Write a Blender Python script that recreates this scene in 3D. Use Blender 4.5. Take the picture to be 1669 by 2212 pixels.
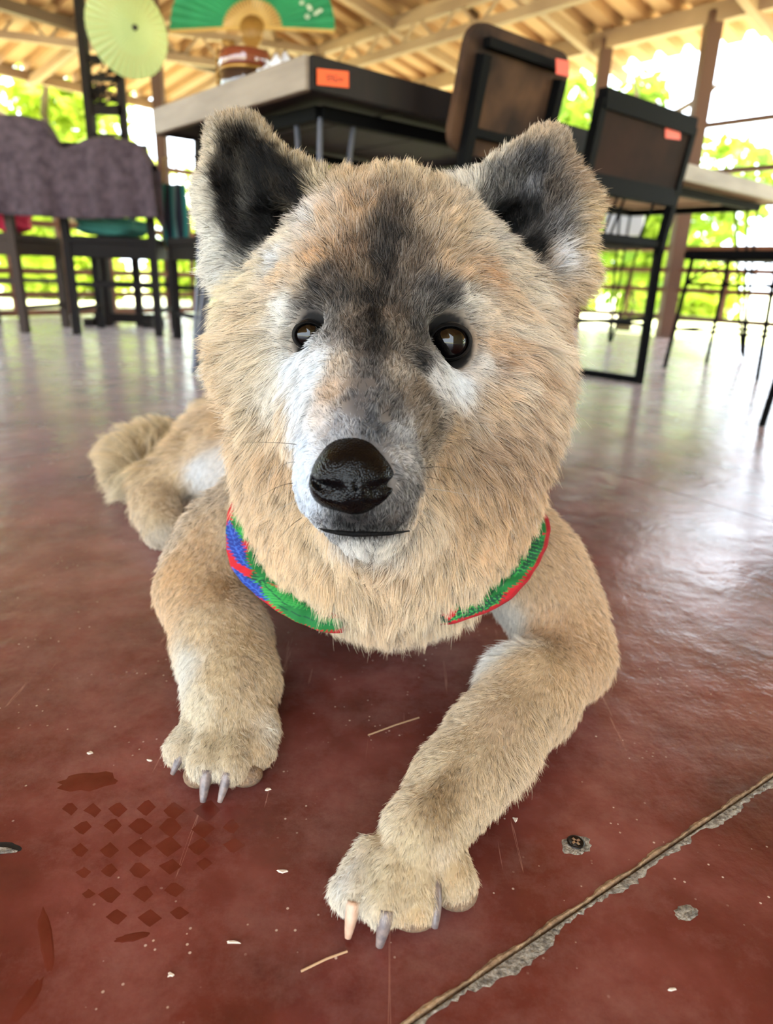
import bpy, bmesh, math, random
import numpy as np
from mathutils import Vector, Matrix

for o in list(bpy.data.objects):
    bpy.data.objects.remove(o, do_unlink=True)
C = bpy.context.scene
COL = C.collection
random.seed(7)
RNG = np.random.default_rng(7)

# ------------------------------------------------------------------ camera
F = 1480.0                                   # focal length in pixels of the 1669 x 2212 frame
CAM_H, PITCH, ROLL = 0.34, math.radians(19.2), math.radians(2.0)
CAM = np.array([0.0, 0.0, CAM_H])
FWD = np.array([0, math.cos(PITCH), -math.sin(PITCH)])
_u0 = np.array([0, math.sin(PITCH), math.cos(PITCH)])
_r0 = np.array([1.0, 0, 0])
RGT = math.cos(ROLL) * _r0 + math.sin(ROLL) * _u0
UPV = -math.sin(ROLL) * _r0 + math.cos(ROLL) * _u0
cd = bpy.data.cameras.new('camera')
cam = bpy.data.objects.new('camera', cd)
COL.objects.link(cam)
cam.matrix_world = Matrix((
    (RGT[0], UPV[0], -FWD[0], 0), (RGT[1], UPV[1], -FWD[1], 0),
    (RGT[2], UPV[2], -FWD[2], CAM_H), (0, 0, 0, 1)))
cd.sensor_fit = 'VERTICAL'
cd.sensor_height = 36.0
cd.lens = F / 2212 * 36.0
cd.clip_start, cd.clip_end = 0.01, 400
cd.dof.use_dof = True
cd.dof.focus_distance = 0.43
cd.dof.aperture_fstop = 6.4
C.camera = cam

# ------------------------------------------------------------------ light and exposure
W = bpy.data.worlds.new('sky')
C.world = W
W.use_nodes = True
_n = W.node_tree.nodes
_bg = _n['Background']
_bg.inputs['Color'].default_value = (0.80, 0.90, 1.0, 1)
_bg.inputs['Strength'].default_value = 3.2
sun_d = bpy.data.lights.new('sun', 'SUN')
sun_d.energy, sun_d.angle, sun_d.color = 9.0, math.radians(1.5), (1.0, 0.93, 0.8)
sun = bpy.data.objects.new('sun', sun_d)
COL.objects.link(sun)
sun.rotation_euler = Vector((-0.22, -0.32, -1.0)).to_track_quat('-Z', 'Y').to_euler()   # from high behind the far right corner
vs = C.view_settings
vs.view_transform, vs.look, vs.gamma = 'Standard', 'None', 1.0
vs.use_curve_mapping = False
vs.exposure = 1.5
C.cycles.max_bounces, C.cycles.diffuse_bounces, C.cycles.glossy_bounces = 6, 3, 3
C.cycles.transmission_bounces, C.cycles.transparent_max_bounces = 4, 6
C.cycles.use_adaptive_sampling = True
C.cycles.adaptive_threshold = 0.03
C.cycles.use_denoising = True
C.cycles.sample_clamp_indirect = 6.0
C.cycles_curves.shape = 'RIBBONS'
C.cycles_curves.subdivisions = 2

# ------------------------------------------------------------------ helpers
def ray(px, py):
    return FWD + (px - 834.5) / F * RGT - (py - 1106) / F * UPV

def PD(px, py, d):                           # world point on a sight line, at depth d from the lens
    return CAM + d * ray(px, py)

def PZ(px, py, z):                           # ... at height z
    r = ray(px, py)
    return CAM + (z - CAM_H) / r[2] * r

def PY(px, py, y):                           # ... at distance y
    r = ray(px, py)
    return CAM + y / r[1] * r

def depth(p):
    return float((np.asarray(p) - CAM) @ FWD)

def proj(p):
    q = np.asarray(p) - CAM
    d = q @ FWD
    return 834.5 + F * (q @ RGT) / d, 1106 - F * (q @ UPV) / d, d

def lin(r, g, b):                            # sRGB 0-255 to linear
    f = lambda c: (c / 255) / 12.92 if c / 255 <= 0.04045 else ((c / 255 + 0.055) / 1.055) ** 2.4
    return (f(r), f(g), f(b))

def mat(name, rgb, rough=0.6, metal=0.0, noise=None, bump=None, spec=None, coat=0.0, emit=None):
    """rgb in sRGB; noise = (scale, strength, rgb2, stretch) mixes a second colour; bump = (scale, strength)"""
    m = bpy.data.materials.new(name)
    m.use_nodes = True
    nt = m.node_tree
    b = nt.nodes['Principled BSDF']
    b.inputs['Base Color'].default_value = (*lin(*rgb), 1)
    b.inputs['Roughness'].default_value = rough
    b.inputs['Metallic'].default_value = metal
    if spec is not None: b.inputs['Specular IOR Level'].default_value = spec
    if coat:
        b.inputs['Coat Weight'].default_value = coat
        b.inputs['Coat Roughness'].default_value = 0.08
    if noise or bump:
        tc = nt.nodes.new('ShaderNodeTexCoord')
        mp = nt.nodes.new('ShaderNodeMapping')
        nt.links.new(tc.outputs['Object'], mp.inputs['Vector'])
    if noise:
        sc, st, rgb2, stretch = noise
        mp.inputs['Scale'].default_value = stretch
        nz = nt.nodes.new('ShaderNodeTexNoise')
        nz.inputs['Scale'].default_value = sc
        nz.inputs['Detail'].default_value = 6
        nt.links.new(mp.outputs['Vector'], nz.inputs['Vector'])
        rp = nt.nodes.new('ShaderNodeValToRGB')
        rp.color_ramp.elements[0].position = 0.5 - 0.3 * (1 - st)
        rp.color_ramp.elements[1].position = 0.5 + 0.3 * (1 - st) + 0.02
        rp.color_ramp.elements[0].color = (*lin(*rgb), 1)
        rp.color_ramp.elements[1].color = (*lin(*rgb2), 1)
        nt.links.new(nz.outputs['Fac'], rp.inputs['Fac'])
        nt.links.new(rp.outputs['Color'], b.inputs['Base Color'])
    if bump:
        nb = nt.nodes.new('ShaderNodeTexNoise')
        nb.inputs['Scale'].default_value = bump[0]
        nb.inputs['Detail'].default_value = 5
        nt.links.new(mp.outputs['Vector'], nb.inputs['Vector'])
        bp = nt.nodes.new('ShaderNodeBump')
        bp.inputs['Strength'].default_value = bump[1]
        bp.inputs['Distance'].default_value = 0.01
        nt.links.new(nb.outputs['Fac'], bp.inputs['Height'])
        nt.links.new(bp.outputs['Normal'], b.inputs['Normal'])
    return m

def tag(o, label=None, cat=None, group=None, kind=None):
    if label: o['label'] = label
    if cat: o['category'] = cat
    if group: o['group'] = group
    if kind: o['kind'] = kind
    return o

def empty(name, loc=(0, 0, 0), rotz=0.0, parent=None):
    o = bpy.data.objects.new(name, None)
    COL.objects.link(o)
    o.location = loc
    o.rotation_euler = (0, 0, rotz)
    o.empty_display_size = 0.05
    if parent: o.parent = parent
    return o

def link_mesh(name, verts, faces, m=None, parent=None, smooth=False, loc=None):
    me = bpy.data.meshes.new(name)
    me.from_pydata([tuple(map(float, v)) for v in verts], [], [tuple(map(int, f)) for f in faces])
    if smooth: me.shade_smooth()
    o = bpy.data.objects.new(name, me)
    COL.objects.link(o)
    if m: me.materials.append(m)
    if parent: o.parent = parent
    if loc is not None: o.location = loc
    return o

class MB:
    """collects boxes, bars and tubes into one mesh (world or parent-local coordinates)"""
    def __init__(s): s.bm = bmesh.new()
    def box(s, c, size, rot=None, bevel=0.0):
        r = bmesh.ops.create_cube(s.bm, size=1.0)
        M = Matrix.Translation(Vector(c)) @ (rot.to_4x4() if rot else Matrix.Identity(4)) @ Matrix.Diagonal((*size, 1))
        bmesh.ops.transform(s.bm, matrix=M, verts=r['verts'])
        if bevel:
            es = list({e for v in r['verts'] for e in v.link_edges})
            bmesh.ops.bevel(s.bm, geom=es, offset=bevel, segments=2, affect='EDGES', profile=0.5)
        return s
    def bar(s, a, b, w, h=None, up=(0, 0, 1), bevel=0.0):
        a, b = Vector(a), Vector(b)
        h = h or w
        d = (b - a); L = d.length; d.normalize()
        u = Vector(up)
        x = u.cross(d)
        if x.length < 1e-4: x = Vector((1, 0, 0)).cross(d)
        x.normalize(); y = d.cross(x)
        R = Matrix((x, y, d)).transposed()
        return s.box((a + b) / 2, (w, h, L), R, bevel)
    def tube(s, pts, r, n=8, cap=True):
        pts = [Vector(p) for p in pts]
        rs = r if isinstance(r, (list, tuple)) else [r] * len(pts)
        rings = []
        prev = None
        for i, p in enumerate(pts):
            t = (pts[min(i + 1, len(pts) - 1)] - pts[max(i - 1, 0)]).normalized()
            x = prev - t * prev.dot(t) if prev else t.orthogonal()
            x.normalize(); prev = x
            y = t.cross(x)
            rings.append([s.bm.verts.new(p + rs[i] * (math.cos(2 * math.pi * k / n) * x + math.sin(2 * math.pi * k / n) * y)) for k in range(n)])
        for A, B in zip(rings, rings[1:]):
            for k in range(n):
                s.bm.faces.new((A[k], A[(k + 1) % n], B[(k + 1) % n], B[k]))
        if cap:
            s.bm.faces.new(rings[0][::-1]); s.bm.faces.new(rings[-1])
        return s
    def lathe(s, prof, c=(0, 0, 0), n=32, axis=None):
        M = Matrix.Translation(Vector(c)) @ (axis.to_4x4() if axis else Matrix.Identity(4))
        rings = [[s.bm.verts.new(M @ Vector((r * math.cos(2 * math.pi * k / n), r * math.sin(2 * math.pi * k / n), z))) for k in range(n)] for r, z in prof]
        for A, B in zip(rings, rings[1:]):
            for k in range(n):
                s.bm.faces.new((A[k], A[(k + 1) % n], B[(k + 1) % n], B[k]))
        s.bm.faces.new(rings[0][::-1]); s.bm.faces.new(rings[-1])
        return s
    def prism(s, outline, M, t):
        """outline (x, y) polygon extruded by +-t/2 along local z, placed by matrix M"""
        a = [s.bm.verts.new(M @ Vector((x, y, -t / 2))) for x, y in outline]
        b = [s.bm.verts.new(M @ Vector((x, y, t / 2))) for x, y in outline]
        s.bm.faces.new(a[::-1]); s.bm.faces.new(b)
        n = len(a)
        for k in range(n):
            s.bm.faces.new((a[k], a[(k + 1) % n], b[(k + 1) % n], b[k]))
        return s
    def build(s, name, m=None, parent=None, smooth=False, loc=None):
        bmesh.ops.recalc_face_normals(s.bm, faces=s.bm.faces)
        me = bpy.data.meshes.new(name)
        s.bm.to_mesh(me); s.bm.free()
        if smooth: me.shade_smooth()
        o = bpy.data.objects.new(name, me)
        COL.objects.link(o)
        if m: me.materials.append(m)
        if parent: o.parent = parent
        if loc is not None: o.location = loc
        return o

# ================================================================== the setting
E1, E2 = np.array([-0.660, 0.751, 0]), np.array([0.751, 0.660, 0])      # directions of tables and chairs
UL = np.array([0.616, 0.788, 0]); NL = np.array([0.788, -0.616, 0])      # left eave: along, inward
UR = np.array([0.656, -0.755, 0]); NR = np.array([-0.755, -0.656, 0])    # right eave: along, inward
A_L = PZ(0, 142, 1.76)
A_R = PZ(1310, 92, 1.80)

# ---- floor of painted boards
SEAM_A, SEAM_B = PZ(890, 2212, 0), PZ(1669, 1680, 0)
FA = (SEAM_B - SEAM_A); FA[2] = 0; FA /= np.linalg.norm(FA)
FB = np.array([-FA[1], FA[0], 0])
floor_m = bpy.data.materials.new('red_floor_paint'); floor_m.use_nodes = True
nt = floor_m.node_tree; N = nt.nodes; Lk = nt.links; b = N['Principled BSDF']
geo = N.new('ShaderNodeNewGeometry')
def noise(scale, detail=4, stretch=(1, 1, 1), rot=0.0, rough=0.55):
    mp = N.new('ShaderNodeMapping'); mp.inputs['Scale'].default_value = stretch; mp.inputs['Rotation'].default_value = (0, 0, rot)
    Lk.new(geo.outputs['Position'], mp.inputs['Vector'])
    t = N.new('ShaderNodeTexNoise'); t.inputs['Scale'].default_value = scale; t.inputs['Detail'].default_value = detail; t.inputs['Roughness'].default_value = rough
    Lk.new(mp.outputs['Vector'], t.inputs['Vector'])
    return t.outputs['Fac']
def ramp(fac, stops):
    r = N.new('ShaderNodeValToRGB')
    cr = r.color_ramp
    while len(cr.elements) < len(stops): cr.elements.new(0.5)
    for e, (p, c) in zip(cr.elements, stops):
        e.position = p; e.color = (*c, 1) if len(c) == 3 else c
    Lk.new(fac, r.inputs['Fac'])
    return r.outputs['Color']
def mixc(fac, a, c):
    m = N.new('ShaderNodeMix'); m.data_type = 'RGBA'
    Lk.new(fac, m.inputs['Factor'])
    Lk.new(a, m.inputs['A'])
    if isinstance(c, tuple): m.inputs['B'].default_value = (*c, 1)
    else: Lk.new(c, m.inputs['B'])
    return m.outputs['Result']
base = ramp(noise(9, 6), [(0.32, lin(78, 26, 18)), (0.5, lin(104, 45, 38)), (0.66, lin(128, 70, 64))])
dust = ramp(noise(5.0, 10, rough=0.75), [(0.46, (0, 0, 0)), (0.68, (0.5, 0.5, 0.5))])
base = mixc(dust, base, lin(152, 112, 106))
scr1 = ramp(noise(130, 3, (1, 0.045, 1), 0.5), [(0.69, (0, 0, 0)), (0.71, (0.5, 0.5, 0.5)), (0.73, (0, 0, 0))])
base = mixc(scr1, base, lin(176, 126, 112))
scr2 = ramp(noise(110, 3, (1, 0.035, 1), -0.9), [(0.70, (0, 0, 0)), (0.72, (0.45, 0.45, 0.45)), (0.74, (0, 0, 0))])
base = mixc(scr2, base, lin(176, 126, 112))
vo = N.new('ShaderNodeTexVoronoi'); vo.inputs['Scale'].default_value = 120; Lk.new(geo.outputs['Position'], vo.inputs['Vector'])
spk = ramp(vo.outputs['Distance'], [(0.075, (0.8, 0.8, 0.8)), (0.11, (0, 0, 0))])
spk2 = ramp(noise(14, 2), [(0.50, (0, 0, 0)), (0.60, (1, 1, 1))])
ml = N.new('ShaderNodeMix'); ml.data_type = 'RGBA'; ml.blend_type = 'MULTIPLY'; ml.inputs['Factor'].default_value = 1
Lk.new(spk, ml.inputs['A']); Lk.new(spk2, ml.inputs['B'])
base = mixc(ml.outputs['Result'], base, lin(214, 190, 176))
Lk.new(base, b.inputs['Base Color'])
rg = N.new('ShaderNodeMapRange'); Lk.new(noise(7, 5), rg.inputs['Value'])
rg.inputs['From Min'].default_value, rg.inputs['From Max'].default_value = 0.3, 0.7
rg.inputs['To Min'].default_value, rg.inputs['To Max'].default_value = 0.14, 0.28
Lk.new(rg.outputs['Result'], b.inputs['Roughness'])
bp = N.new('ShaderNodeBump'); bp.inputs['Strength'].default_value = 0.35; bp.inputs['Distance'].default_value = 0.004
Lk.new(noise(26, 3), bp.inputs['Height'])
bp2 = N.new('ShaderNodeBump'); bp2.inputs['Strength'].default_value = 0.25; bp2.inputs['Distance'].default_value = 0.0008
Lk.new(noise(240, 2), bp2.inputs['Height']); Lk.new(bp.outputs['Normal'], bp2.inputs['Normal'])
Lk.new(bp2.outputs['Normal'], b.inputs['Normal'])
b.inputs['Specular IOR Level'].default_value = 0.5
b.inputs['Sheen Weight'].default_value = 0.24        # film of dust
b.inputs['Sheen Roughness'].default_value = 0.35
b.inputs['Sheen Tint'].default_value = (0.9, 0.82, 0.8, 1)

floor = empty('floor'); floor['kind'] = 'structure'
gap = 0.0022
P0 = SEAM_A + FA * 0.9
_edges = [(A_L + NL * 0.55, NL), (A_R + NR * -0.06, NR)]
for r in range(-2, 9):
    for q in range(-4, 6):
        if r >= 0: v0, v1 = r * 1.2 + gap, (r + 1) * 1.2
        else: v0, v1 = r * 1.2, (r + 1) * 1.2 - 0.0002
        off = 1.2 * (r % 2)
        u0, u1 = q * 2.4 + off + gap, (q + 1) * 2.4 + off
        bm = bmesh.new()
        vs_ = [bm.verts.new(Vector(P0 + FA * u + FB * v)) for u, v in ((u0, v0), (u1, v0), (u1, v1), (u0, v1))]
        f = bm.faces.new(vs_)
        for co, no in _edges:
            g = list(bm.verts) + list(bm.edges) + list(bm.faces)
            bmesh.ops.bisect_plane(bm, geom=g, plane_co=Vector((co[0], co[1], 0)), plane_no=Vector(no), clear_inner=True)
        if not bm.faces: bm.free(); continue
        ctr = sum((v.co for v in bm.verts), Vector()) / len(bm.verts)
        if ctr.y < -4.5 or abs(ctr.x) > 6.5: bm.free(); continue
        ex = bmesh.ops.extrude_face_region(bm, geom=list(bm.faces))
        for v in [g for g in ex['geom'] if isinstance(g, bmesh.types.BMVert)]: v.co.z -= 0.016
        bmesh.ops.recalc_face_normals(bm, faces=bm.faces)
        me = bpy.data.meshes.new('floor_board'); bm.to_mesh(me); bm.free(); me.materials.append(floor_m)
        o = bpy.data.objects.new('floor_board', me); COL.objects.link(o); o.parent = floor
sub_m = mat('dark_subfloor', (40, 32, 28), 0.9)
_c = [P0 + FA * u + FB * v - np.array([0, 0, 0.018]) for u, v in ((-9, -2.6), (9, -2.6), (9, 11), (-9, 11))]
bm = bmesh.new()
bm.faces.new([bm.verts.new(Vector(c)) for c in _c])
for co, no in _edges:
    g = list(bm.verts) + list(bm.edges) + list(bm.faces)
    bmesh.ops.bisect_plane(bm, geom=g, plane_co=Vector((co[0], co[1], 0)), plane_no=Vector(no), clear_inner=True)
ex = bmesh.ops.extrude_face_region(bm, geom=list(bm.faces))
for v in [g for g in ex['geom'] if isinstance(g, bmesh.types.BMVert)]: v.co.z -= 0.15
bmesh.ops.recalc_face_normals(bm, faces=bm.faces)
me = bpy.data.meshes.new('subfloor'); bm.to_mesh(me); bm.free(); me.materials.append(sub_m)
o = bpy.data.objects.new('subfloor', me); COL.objects.link(o); o.parent = floor

# worn joint at the lower right: tan board edge, and cement laid bare along the chipped side
tan_m = mat('bare_board_edge', (176, 146, 112), 0.85, noise=(120, 0.5, (120, 92, 66), (1, 1, 1)), bump=(400, 0.5))
cem_m = mat('bare_cement', (182, 174, 160), 0.9, noise=(260, 0.6, (112, 104, 94), (1, 1, 1)), bump=(500, 0.8))
_rr = random.Random(3)
n = 420
us = [-0.35 + 1.1 * i / (n - 1) for i in range(n)]
v, f = [], []
_wn = [0.0035 + 0.0008 * math.sin(u * 140) + _rr.uniform(-.0005, .0005) for u in us]
for i, u in enumerate(us):
    p = SEAM_A + FA * u
    for s_, z in ((gap * 0.6, -0.003), (gap * 0.7, 0.0006), (_wn[i] * .6, 0.0011), (_wn[i], 0.0002)):
        v.append(p + FB * s_ + np.array([0, 0, z]))
for i in range(n - 1):
    for j in range(3): f.append((i * 4 + j, (i + 1) * 4 + j, (i + 1) * 4 + j + 1, i * 4 + j + 1))
link_mesh('exposed_edge', v, f, tan_m, floor)
v, f = [], []
wd, tgt = 0.003, 0.004
for i, u in enumerate(us):
    if i % 7 == 0: tgt = _rr.choice([.0012, .0025, .004, .006, .0085, .0035])
    wd += (tgt - wd) * 0.4
    p = SEAM_A + FA * u; w_ = max(.0008, wd + _rr.uniform(-.0012, .0012))
    for s_, z in ((-0.0001, -0.004), (-0.0003, 0.0002), (-w_ * .6, 0.0006), (-w_, 0.0001)):
        v.append(p + FB * s_ + np.array([0, 0, z]))
for i in range(n - 1):
    for j in range(3): f.append((i * 4 + j, i * 4 + j + 1, (i + 1) * 4 + j + 1, (i + 1) * 4 + j))
link_mesh('chipped_edge', v, f, cem_m, floor)

def chip(px, py, rx, ry, m, name, h=0.0006, n=16, seed=0, parent=floor, ang=0.0):
    """irregular flat chip on the floor; rx, ry in pixels"""
    rr_ = random.Random(seed + int(px))
    ring_ = []
    for i in range(n):
        a = 2 * math.pi * i / n; k = rr_.uniform(0.84, 1.10) if n > 10 else rr_.uniform(0.45, 1.2)
        x, y = rx * math.cos(a) * k, ry * math.sin(a) * k
        ring_.append((px + x * math.cos(ang) - y * math.sin(ang), py + x * math.sin(ang) + y * math.cos(ang)))
    lo = [PZ(x, y, 0.00005) for x, y in ring_]
    c = PZ(px, py, 0)
    hi = [c + (p - c) * 0.75 + np.array([0, 0, h]) for p in lo]
    V = lo + hi + [c + np.array([0, 0, h])]
    F_ = [(i, i + n, (i + 1) % n + n, (i + 1) % n) for i in range(n)] + [(i + n, 2 * n, (i + 1) % n + n) for i in range(n)]
    o = link_mesh(name, [q - c for q in V], F_, m, None, loc=c)
    if parent: o.parent = parent
    return o
chip(1243, 1826, 34, 22, cem_m, 'chipped_filler', 0.0004, 22)
chip(1482, 1972, 28, 17, cem_m, 'chipped_patch', 0.0005, 20)
steel_m = mat('dark_steel', (48, 44, 42), 0.35, metal=0.8)
shiny_m = mat('worn_bright_steel', (196, 186, 178), 0.3, metal=0.9)
sc = PZ(1243, 1821, 0)
mb = MB(); mb.lathe([(0.0001, 0), (0.0052, 0), (0.0056, 0.0010), (0.0046, 0.0015), (0.0040, 0.0011), (0.0001, 0.0011)], (0, 0, 0), 28)
screw = mb.build('screw', steel_m, floor, True, loc=sc); screw['label'] = 'dark steel screw head in the red floor'
mb = MB(); mb.box((0, 0, 0.0012), (0.0062, 0.0016, 0.0006), Matrix.Rotation(0.5, 3, 'Z')); mb.box((0, 0, 0.0012), (0.0016, 0.0062, 0.0006), Matrix.Rotation(0.5, 3, 'Z'))
mb.build('cross_slot', shiny_m, screw)
hole_m = mat('dark_hole', (24, 18, 16), 0.95)
chip(6, 1832, 40, 14, hole_m, 'knocked_hole', 0.0002, 18)
chip(2, 1838, 34, 7, cem_m, 'hole_crumbs', 0.0012, 14)
print_m = mat('wiped_floor_paint', (92, 36, 27), 0.14, noise=(40, 0.5, (106, 46, 37), (1, 1, 1)))
V, F_ = [], []
_ss = random.Random(11)
for px, py, a in [(152, 1747, 18), (200, 1750, 18), (255, 1748, 20), (315, 1745, 23), (374, 1750, 24), (448, 1752, 30), (180, 1787, 20), (245, 1784, 20), (303, 1784, 24), (367, 1786, 27), (440, 1790, 24), (500, 1786, 20), (172, 1836, 18), (236, 1835, 22), (300, 1830, 26), (362, 1828, 28), (430, 1828, 24), (505, 1826, 22), (180, 1884, 16), (236, 1880, 20), (300, 1880, 24), (367, 1872, 24), (440, 1866, 18), (190, 1930, 14), (236, 1932, 24), (310, 1930, 22), (376, 1922, 22), (250, 1980, 22), (322, 1982, 26), (386, 1972, 20)]:
    k = len(V)
    for dx, dy in ((-a, 0), (-a * .3, a * .62), (a * .1, a * .8), (a, 0), (a * .2, -a * .75), (-a * .2, -a * .6)):
        V.append(PZ(px + dx + _ss.uniform(-3, 3), py + dy + _ss.uniform(-2, 2), 0.00012))
    F_.append(tuple(range(k, k + 6))[::-1])
o = link_mesh('shoe_print', V, F_, print_m, floor); o['kind'] = 'stuff'
for px, py, rx, ry, an in ((190, 1688, 66, 20, -.12), (100, 2030, 16, 70, -.1), (285, 2025, 40, 9, -.2), (60, 2160, 14, 60, .6)):
    chip(px, py, rx, ry, print_m, 'wiped_streak', 0.0001, 20, ang=an)
flake_m = mat('paint_flake', (214, 200, 184), 0.8)
for px, py, rx, ry, lab in ((195, 1627, 9, 5, 'oblong pale flake on the floor left of the left paw, above the dark wiped streak'), (322, 1643, 8, 3, 'thin pale flake on the floor just left of the left paw'), (578, 1706, 10, 3.5, 'pale flake on the floor just right of the left paw'),
                            (1450, 2138, 16, 5, 'pale flake on the lower right board, nearest the bottom edge'), (1113, 1771, 10, 7, 'brownish pale flake beside the right leg, left of the screw'), (610, 1883, 20, 4, 'long pale flake between the two paws, left of the right paw'),
                            (505, 2036, 26, 4, 'long pale sliver on the floor at the lower left, below the shoe print'), (368, 2106, 10, 8, 'small round pale crumb near the bottom edge, below the shoe print')):
    o = chip(px, py, rx * .8, ry * .8, flake_m, 'paint_flake', 0.0008, 8, parent=None)
    tag(o, lab, 'debris', 'pale flakes on the floor')
straw_m = mat('straw', (196, 160, 124), 0.8)
for a, q in (((650, 2098), (750, 2055)), ((795, 1588), (905, 1550))):
    mb = MB(); A, B = PZ(*a, 0.0008), PZ(*q, 0.0008)
    mb.tube([Vector((0, 0, 0)), Vector((B - A) * .5) + Vector((0.001, 0.001, 0.0004)), Vector(B - A)], 0.0006, 6)
    o = mb.build('straw', straw_m, loc=A)
    tag(o, 'thin dry straw on the floor %s' % ('in front of the near right paw' if a[0] < 700 else 'between the two front legs of the dog'), 'straw')

# ---- roof: two corrugated planes meeting in a hip, on beams and rafters
sheet_m = mat('cream_roof_sheet', (194, 150, 104), 0.6, noise=(1.3, 0.5, (164, 126, 90), (1, 1, 1)))
steelbrown = mat('painted_roof_steel', (170, 140, 108), 0.6, noise=(2.0, 0.5, (136, 108, 84), (1, 1, 1)))
darksteel = mat('dark_painted_steel', (96, 76, 60), 0.6)
ceiling = empty('ceiling'); ceiling['kind'] = 'structure'
SLL, SLR, ZL, ZR = 0.20, 0.20, 1.76, 1.86
def roof_l(p): return ZL + SLL * float((np.asarray(p) - A_L)[:2] @ NL[:2])
def roof_r(p): return ZR + SLR * float((np.asarray(p) - A_R)[:2] @ NR[:2])
def sheet(A, U, Nn, z0, sl, u0, u1, s0, s1, other, name):
    bm = bmesh.new()
    prof = [(0, 0), (0.080, 0), (0.098, 0.05), (0.165, 0.05), (0.183, 0)]
    xs = []
    u = u0
    while u < u1:
        xs += [(u + a, h) for a, h in prof]; u += 0.185 + 0.015
    rows = [s0 + (s1 - s0) * k / 6 for k in range(7)]
    g = [[bm.verts.new(Vector((A[0] + U[0] * x + Nn[0] * s, A[1] + U[1] * x + Nn[1] * s, z0 + sl * s + h))) for x, h in xs] for s in rows]
    for a, c in zip(g, g[1:]):
        for k in range(len(xs) - 1): bm.faces.new((a[k], a[k + 1], c[k + 1], c[k]))
    # cut along the hip
    co, no = other
    bmesh.ops.bisect_plane(bm, geom=list(bm.verts) + list(bm.edges) + list(bm.faces), plane_co=Vector(co), plane_no=Vector(no), clear_outer=True)
    me = bpy.data.meshes.new(name); bm.to_mesh(me); bm.free(); me.materials.append(sheet_m)
    o = bpy.data.objects.new(name, me); COL.objects.link(o); o.parent = ceiling
    m = o.modifiers.new('thickness', 'SOLIDIFY'); m.thickness = 0.004; m.offset = 1
    return o
# hip: plane where both roof heights agree;  roof_l - roof_r = 0
gL, gR = SLL * NL[:2], SLR * NR[:2]
gd = gL - gR
c0 = roof_l(np.zeros(3)) - roof_r(np.zeros(3))
hp = -c0 * gd / (gd @ gd)
HIP_CO, HIP_NO = (hp[0], hp[1], 0), np.array([gd[0], gd[1], 0]) / np.linalg.norm(gd)
sheet(A_L, UL, NL, ZL, SLL, -10, 4.5, 0.0, 9.0, (HIP_CO, HIP_NO), 'roof_sheet')
sheet(A_R, UR, NR, ZR, SLR, -6, 9.0, -0.45, 6.1, (HIP_CO, -HIP_NO), 'roof_sheet')
def roof_pt(A, U, Nn, z0, sl, u, s, dz=-0.05):
    return np.array([A[0] + U[0] * u + Nn[0] * s, A[1] + U[1] * u + Nn[1] * s, z0 + sl * s + dz])
def member(a, b, w, h, name='beam', m=None):
    mb = MB(); a, b = np.asarray(a), np.asarray(b); c = (a + b) / 2
    mb.bar(a - c, b - c, w, h)
    o = mb.build(name, m or steelbrown, loc=c); o.parent = ceiling
    return o
def hip_u(A, U, Nn, s):                       # where the hip crosses the line s = const
    p = np.array([A[0] + Nn[0] * s, A[1] + Nn[1] * s]); h2 = HIP_NO[:2]
    return float(((np.array(HIP_CO[:2]) - p) @ h2) / (U[:2] @ h2))
for s, w, h in ((0.0, 0.07, 0.10), (0.80, 0.05, 0.07), (1.7, 0.05, 0.07), (2.9, 0.05, 0.07), (4.4, 0.05, 0.07), (6.0, 0.05, 0.07)):
    uh = hip_u(A_R, UR, NR, s)
    member(roof_pt(A_R, UR, NR, ZR, SLR, uh, s), roof_pt(A_R, UR, NR, ZR, SLR, 6.6, s), w, h, 'purlin')
for s in (0.05, 0.95, 2.0, 3.2, 4.6, 6.2):
    uh = hip_u(A_L, UL, NL, s)
    member(roof_pt(A_L, UL, NL, ZL, SLL, -8.5, s), roof_pt(A_L, UL, NL, ZL, SLL, uh, s), 0.05, 0.07, 'purlin', darksteel if s > .5 else None)
for u in (-2.2, -1.15, -0.1, 0.95, 2.0, 3.1):
    s1 = 5.2
    while s1 > 0.3 and hip_u(A_R, UR, NR, s1) > u: s1 -= 0.1
    member(roof_pt(A_R, UR, NR, ZR, SLR, u, -0.42, -0.09), roof_pt(A_R, UR, NR, ZR, SLR, u, s1, -0.09), 0.05, 0.06, 'rafter')
for u in (-4.0, -2.6, -1.2, 0.2, 1.4):
    s1 = 5.6
    while s1 > 0.3 and hip_u(A_L, UL, NL, s1) < u: s1 -= 0.1
    member(roof_pt(A_L, UL, NL, ZL, SLL, u, 0.02, -0.09), roof_pt(A_L, UL, NL, ZL, SLL, u, s1, -0.09), 0.05, 0.06, 'rafter')
_h0, _h1 = 0.0, 5.0
pa = roof_pt(A_R, UR, NR, ZR, SLR, hip_u(A_R, UR, NR, 0.0), 0.0, -0.1); pb = roof_pt(A_R, UR, NR, ZR, SLR, hip_u(A_R, UR, NR, 4.2), 4.2, -0.1)
member(pa, pb, 0.07, 0.10, 'hip_rafter')
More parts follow.
